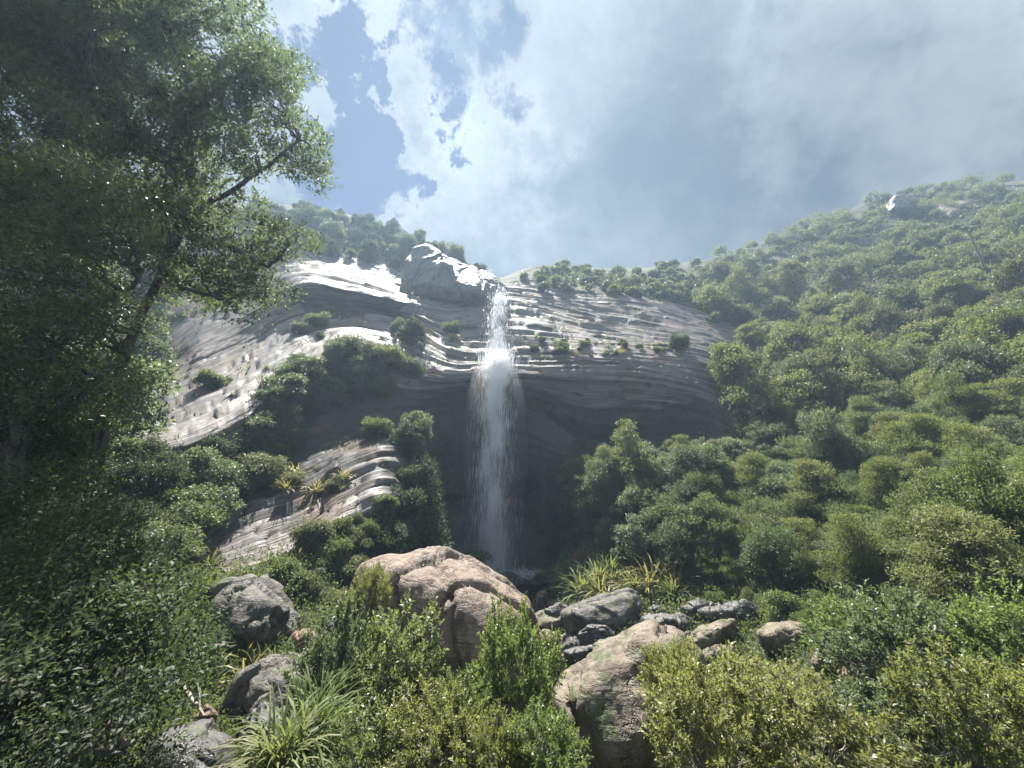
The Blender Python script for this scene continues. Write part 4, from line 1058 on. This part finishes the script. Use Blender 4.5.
def px_tree(name, label, region, n, Yr, rr, flat, per, L, Wd, lmat, trunk, branches, seed, skip=(), cat='tree', base=None, bmat=None):
    """a near tree: clumps of leaves fill its crown, every clump hangs on a limb that leaves the trunk or a bough"""
    rng = np.random.RandomState(seed); cl = []
    x0, x1 = min(p[0] for p in region), max(p[0] for p in region); y0, y1 = min(p[1] for p in region), max(p[1] for p in region)
    while len(cl) < n:
        px, py = rng.uniform(x0, x1), rng.uniform(y0, y1)
        if not inside(region, px, py) or any(math.hypot(px - a, py - b) < r for a, b, r in skip): continue
        c = P(px, py, rng.uniform(*Yr)); r = rng.uniform(*rr)
        cl.append((c.x, c.y, c.z, r, r, r * flat * rng.uniform(.8, 1.2), rng.uniform(.2, .75)))
    tp = np.array([list(P(*t)) for t in trunk]); b0 = tp[0].copy()
    b0[2] = min(b0[2] - 0.5, ground_z(b0[0], b0[1], b0[2] - 3) - 0.5)
    org = Vector((b0[0], b0[1], b0[2] + .5))
    root = link(name, None, None, org); tag(root, label, cat)
    o3 = np.array(list(org))
    p, a, nr, t = crown_points(rng, cl, per, 7, 0.42, inner=0.3, up=0.25)
    link('crown', leaves('crown', p - o3, a, nr, L * rng.uniform(.7, 1.25, len(p)), Wd * rng.uniform(.8, 1.2, len(p)), t, lmat), root)
    tb = Tubes()
    full = np.concatenate([b0[None], tp])
    def dense(q, m=5): return np.concatenate([q[i] * (1 - s) + q[i + 1] * s for i in range(len(q) - 1) for s in [np.linspace(0, 1, m, endpoint=False)[:, None]]] + [q[-1:]])
    bones = [(dense(full), .24, .09)] + [(dense(np.array([list(P(*t)) for t in b])), .15, .05) for b in branches]
    allp = []
    for q, r0, r1 in bones:
        q = q + rng.normal(0, .05, q.shape)
        tb.add(q - o3, np.linspace(r0, r1, len(q)), 8)
        allp.append(q[2:])
    allp = np.concatenate(allp)
    for c in cl:
        cc = np.array(c[:3]); j = np.argmin(np.linalg.norm(allp - cc, axis=1) + 0.5 * np.maximum(0, allp[:, 2] - cc[2]))
        tb.add(limb(allp[j], cc, rng, .06, 8, .09) - o3, np.linspace(.06, .015, 8), 5)
        for m in range(3):
            e = cc + unit(rng, 1)[0] * np.array(c[3:6]) * .9
            tb.add(limb(cc, e, rng, .05, 5, .1) - o3, np.linspace(.016, .005, 5), 4)
    link('trunk', tb.mesh('trunk', bmat or M_BARK), root)
    return root
px_tree('forest_tree', 'tallest tree at upper left, spreading boughs against the sky',
        [(60, -90), (150, -90), (226, -40), (252, 10), (290, 52), (312, 110), (326, 160), (312, 186), (270, 182), (240, 215), (300, 225), (292, 262), (262, 300), (235, 318), (205, 318), (170, 290), (150, 240), (110, 230), (40, 160)], 230, (16, 23), (0.6, 1.6), .25, 620, .19, .08, L_CANOPY,
        [(92, 470, 17), (118, 370, 17.5), (160, 275, 18.1), (194, 205, 18.6), (190, 110, 18.8), (180, 30, 19), (170, -60, 19)],
        [[(180, 235, 18.4), (232, 248, 17.8), (270, 268, 17.4), (290, 245, 17.2)], [(160, 275, 18.1), (190, 290, 17.6), (225, 300, 17.2)], [(190, 212, 18.5), (230, 192, 18), (268, 165, 17.6), (300, 140, 17.5)], [(196, 170, 18.6), (160, 190, 17.5), (130, 215, 17)], [(190, 110, 18.8), (230, 80, 18.5), (270, 60, 18.5)], [(190, 120, 18.8), (140, 80, 18), (100, 40, 17.5)], [(180, 40, 19), (220, 5, 19), (235, -30, 19)]],
        301, skip=[(212, 48, 26), (250, 30, 12)])
px_tree('forest_tree', 'dark tree filling the top left corner of the view',
        [(-160, -120), (60, -120), (120, -40), (130, 60), (110, 150), (60, 230), (-160, 250)], 170, (11, 17), (0.6, 1.5), .32, 620, .17, .075, L_CANOPY,
        [(-40, 420, 13), (-30, 260, 13.3), (-20, 120, 13.6), (0, -20, 14)], [[(-25, 200, 13.4), (40, 140, 13), (90, 90, 13)], [(-20, 120, 13.6), (40, 30, 13.5), (80, -30, 13.5)], [(-30, 260, 13.3), (-90, 150, 13), (-130, 60, 13)]], 302)
px_tree('glossy_tree', 'near tree with glinting waxy leaves at the left edge',
        [(-140, 210), (40, 165), (110, 170), (135, 215), (146, 290), (138, 335), (98, 390), (50, 430), (-140, 470)], 190, (9, 12.5), (0.45, .9), .7, 420, .12, .045, L_GLOSS,
        [(10, 560, 10.5), (20, 430, 10.7), (40, 320, 10.8), (60, 220, 11)], [[(30, 380, 10.7), (90, 310, 10.4), (140, 280, 10.4)], [(20, 430, 10.7), (-50, 330, 10.2), (-100, 260, 10)], [(24, 420, 10.7), (90, 380, 10.3), (130, 360, 10.2)]], 303)
px_tree('forest_tree', 'dusky green tree under the glossy tree at left',
        [(0, 420), (90, 370), (122, 385), (96, 430), (76, 480), (100, 550), (20, 600)], 110, (11.5, 15), (.5, .95), .7, 380, .12, .05, L_HILL,
        [(80, 620, 13), (90, 520, 13.2), (110, 420, 13.2)], [[(95, 500, 13.2), (95, 430, 13), (105, 400, 13)], [(92, 510, 13.2), (50, 450, 12.6), (30, 420, 12.4)]], 304)
px_tree('forest_tree', 'shaded tree in the lower left corner, left of the streambed',
        [(-120, 480), (60, 470), (140, 560), (178, 620), (176, 690), (120, 720), (-120, 760)], 62, (7, 10), (.4, .85), .45, 640, .12, .05, L_DARK,
        [(0, 780, 8), (20, 680, 8.4), (50, 580, 8.6)], [[(15, 700, 8.3), (90, 640, 8.2), (150, 630, 8.2)], [(20, 680, 8.4), (-60, 600, 8), (-90, 560, 8)]], 305)
px_tree('forest_tree', 'dark low tree at the very bottom left corner',
        [(-100, 690), (60, 670), (130, 720), (150, 800), (-100, 820)], 34, (5.5, 7.5), (.3, .6), .45, 560, .10, .042, L_DARK,
        [(0, 860, 6.2), (20, 780, 6.4), (40, 730, 6.5)], [[(15, 790, 6.4), (80, 750, 6.3), (120, 750, 6.3)]], 306)

# fallen dead branches in the streambed
def dead(points, r, label, seed):
    rng = np.random.RandomState(seed); q = np.array([list(P(*p)) for p in points]); tb = Tubes()
    q2 = np.concatenate([limb(q[i], q[i + 1], rng, .02, 5, .06)[:-1] for i in range(len(q) - 1)] + [q[-1:]])
    o3 = q2.mean(0); tb.add(q2 - o3, np.linspace(r, r * .35, len(q2)), 7)
    for k in range(2, len(q2) - 1, 2):
        tb.add(limb(q2[k], q2[k] + rng.normal(0, .35, 3) + np.array([0, 0, .2]), rng, .05, 5, .1) - o3, np.linspace(r * .4, r * .1, 5), 5)
    o = link('dead_branch', tb.mesh('dead_branch', M_DEAD), None, Vector(o3))
    tag(o, label, 'branch')
dead([(186, 616, 15), (188, 640, 14.6), (184, 660, 14.2)], .05, 'pale forked dead branch hanging over the left streambed', 1)
dead([(182, 684, 12), (196, 704, 11.6), (204, 716, 11.2)], .07, 'bleached broken log lying by the rust brown stone', 2)
dead([(190, 652, 14), (215, 645, 14), (232, 646, 14)], .04, 'thin bleached stick lying across the left bushes', 3)
dead([(985, 268, 60), (975, 245, 60), (968, 232, 60)], .25, 'grey dead tree limb leaning on the right hillside', 4)

# ------------------------------------------------------------------ undergrowth: leafy ground cover over the vegetated slopes
rng = np.random.RandomState(77)
Pp, Aa, Nn, Ls, Ts = [], [], [], [], []
for k in range(40000):
    px, py = rng.uniform(-60, 1084), rng.uniform(165, 800)
    h = hit(px, py)
    if h is None: continue
    loc, nor, rkv, d = h
    if rkv > 0.35 and rng.rand() > 0.03: continue
    if hit(px, py - 9) is None: continue
    s = min(max(d * 0.0054, 0.07), 0.5); n = 13
    c = np.array(list(loc)); nn = np.array(list(nor)) * .5 + np.array([0, 0, .6])
    q = c + rng.normal(0, s * 1.5, (n, 3)) + nn * rng.rand(n, 1) * s * 3.0
    Pp.append(q); Aa.append(nn + rng.normal(0, .7, (n, 3))); Nn.append(nn + rng.normal(0, .6, (n, 3))); Ls.append(s * rng.uniform(.7, 1.5, n))
    Ts.append(np.clip(rng.uniform(.1, .7) + rng.normal(0, .15, n), 0, 1))
Ls = np.concatenate(Ls)
ug = link('undergrowth', leaves('undergrowth', np.concatenate(Pp), np.concatenate(Aa), np.concatenate(Nn), Ls, Ls * .45, np.concatenate(Ts), L_HILL))
struct(ug, 'stuff')

# ------------------------------------------------------------------ valley air
m, g = new_mat('valley air')
pv = g.n('ShaderNodeVolumePrincipled')
pv.inputs['Color'].default_value = (0.55, 0.76, 1.0, 1); pv.inputs['Density'].default_value = HAZE_DENSITY; pv.inputs['Anisotropy'].default_value = HAZE_G
o = g.n('ShaderNodeOutputMaterial'); g.l(pv.outputs[0], o.inputs['Volume'])
mxz = max(float(flatG[:, 2].max()) + 14, 60)
bx0, bx1, by0, by1, bz0, bz1 = min(-265, flatG[:, 0].min() - 5), max(265, flatG[:, 0].max() + 5), -95, max(305, flatG[:, 1].max() + 5), min(GZ.min(), flatG[:, 2].min()) - 1, mxz
bv = np.array([[x, y, z] for x in (bx0, bx1) for y in (by0, by1) for z in (bz0, bz1)])
bf = np.array([[0, 1, 3, 2], [4, 6, 7, 5], [0, 4, 5, 1], [2, 3, 7, 6], [0, 2, 6, 4], [1, 5, 7, 3]])
struct(link('haze', mk_mesh('haze', bv, bf, m)), 'stuff')
print('BOX', bv.min(0), bv.max(0), 'objs', len(COL.objects))
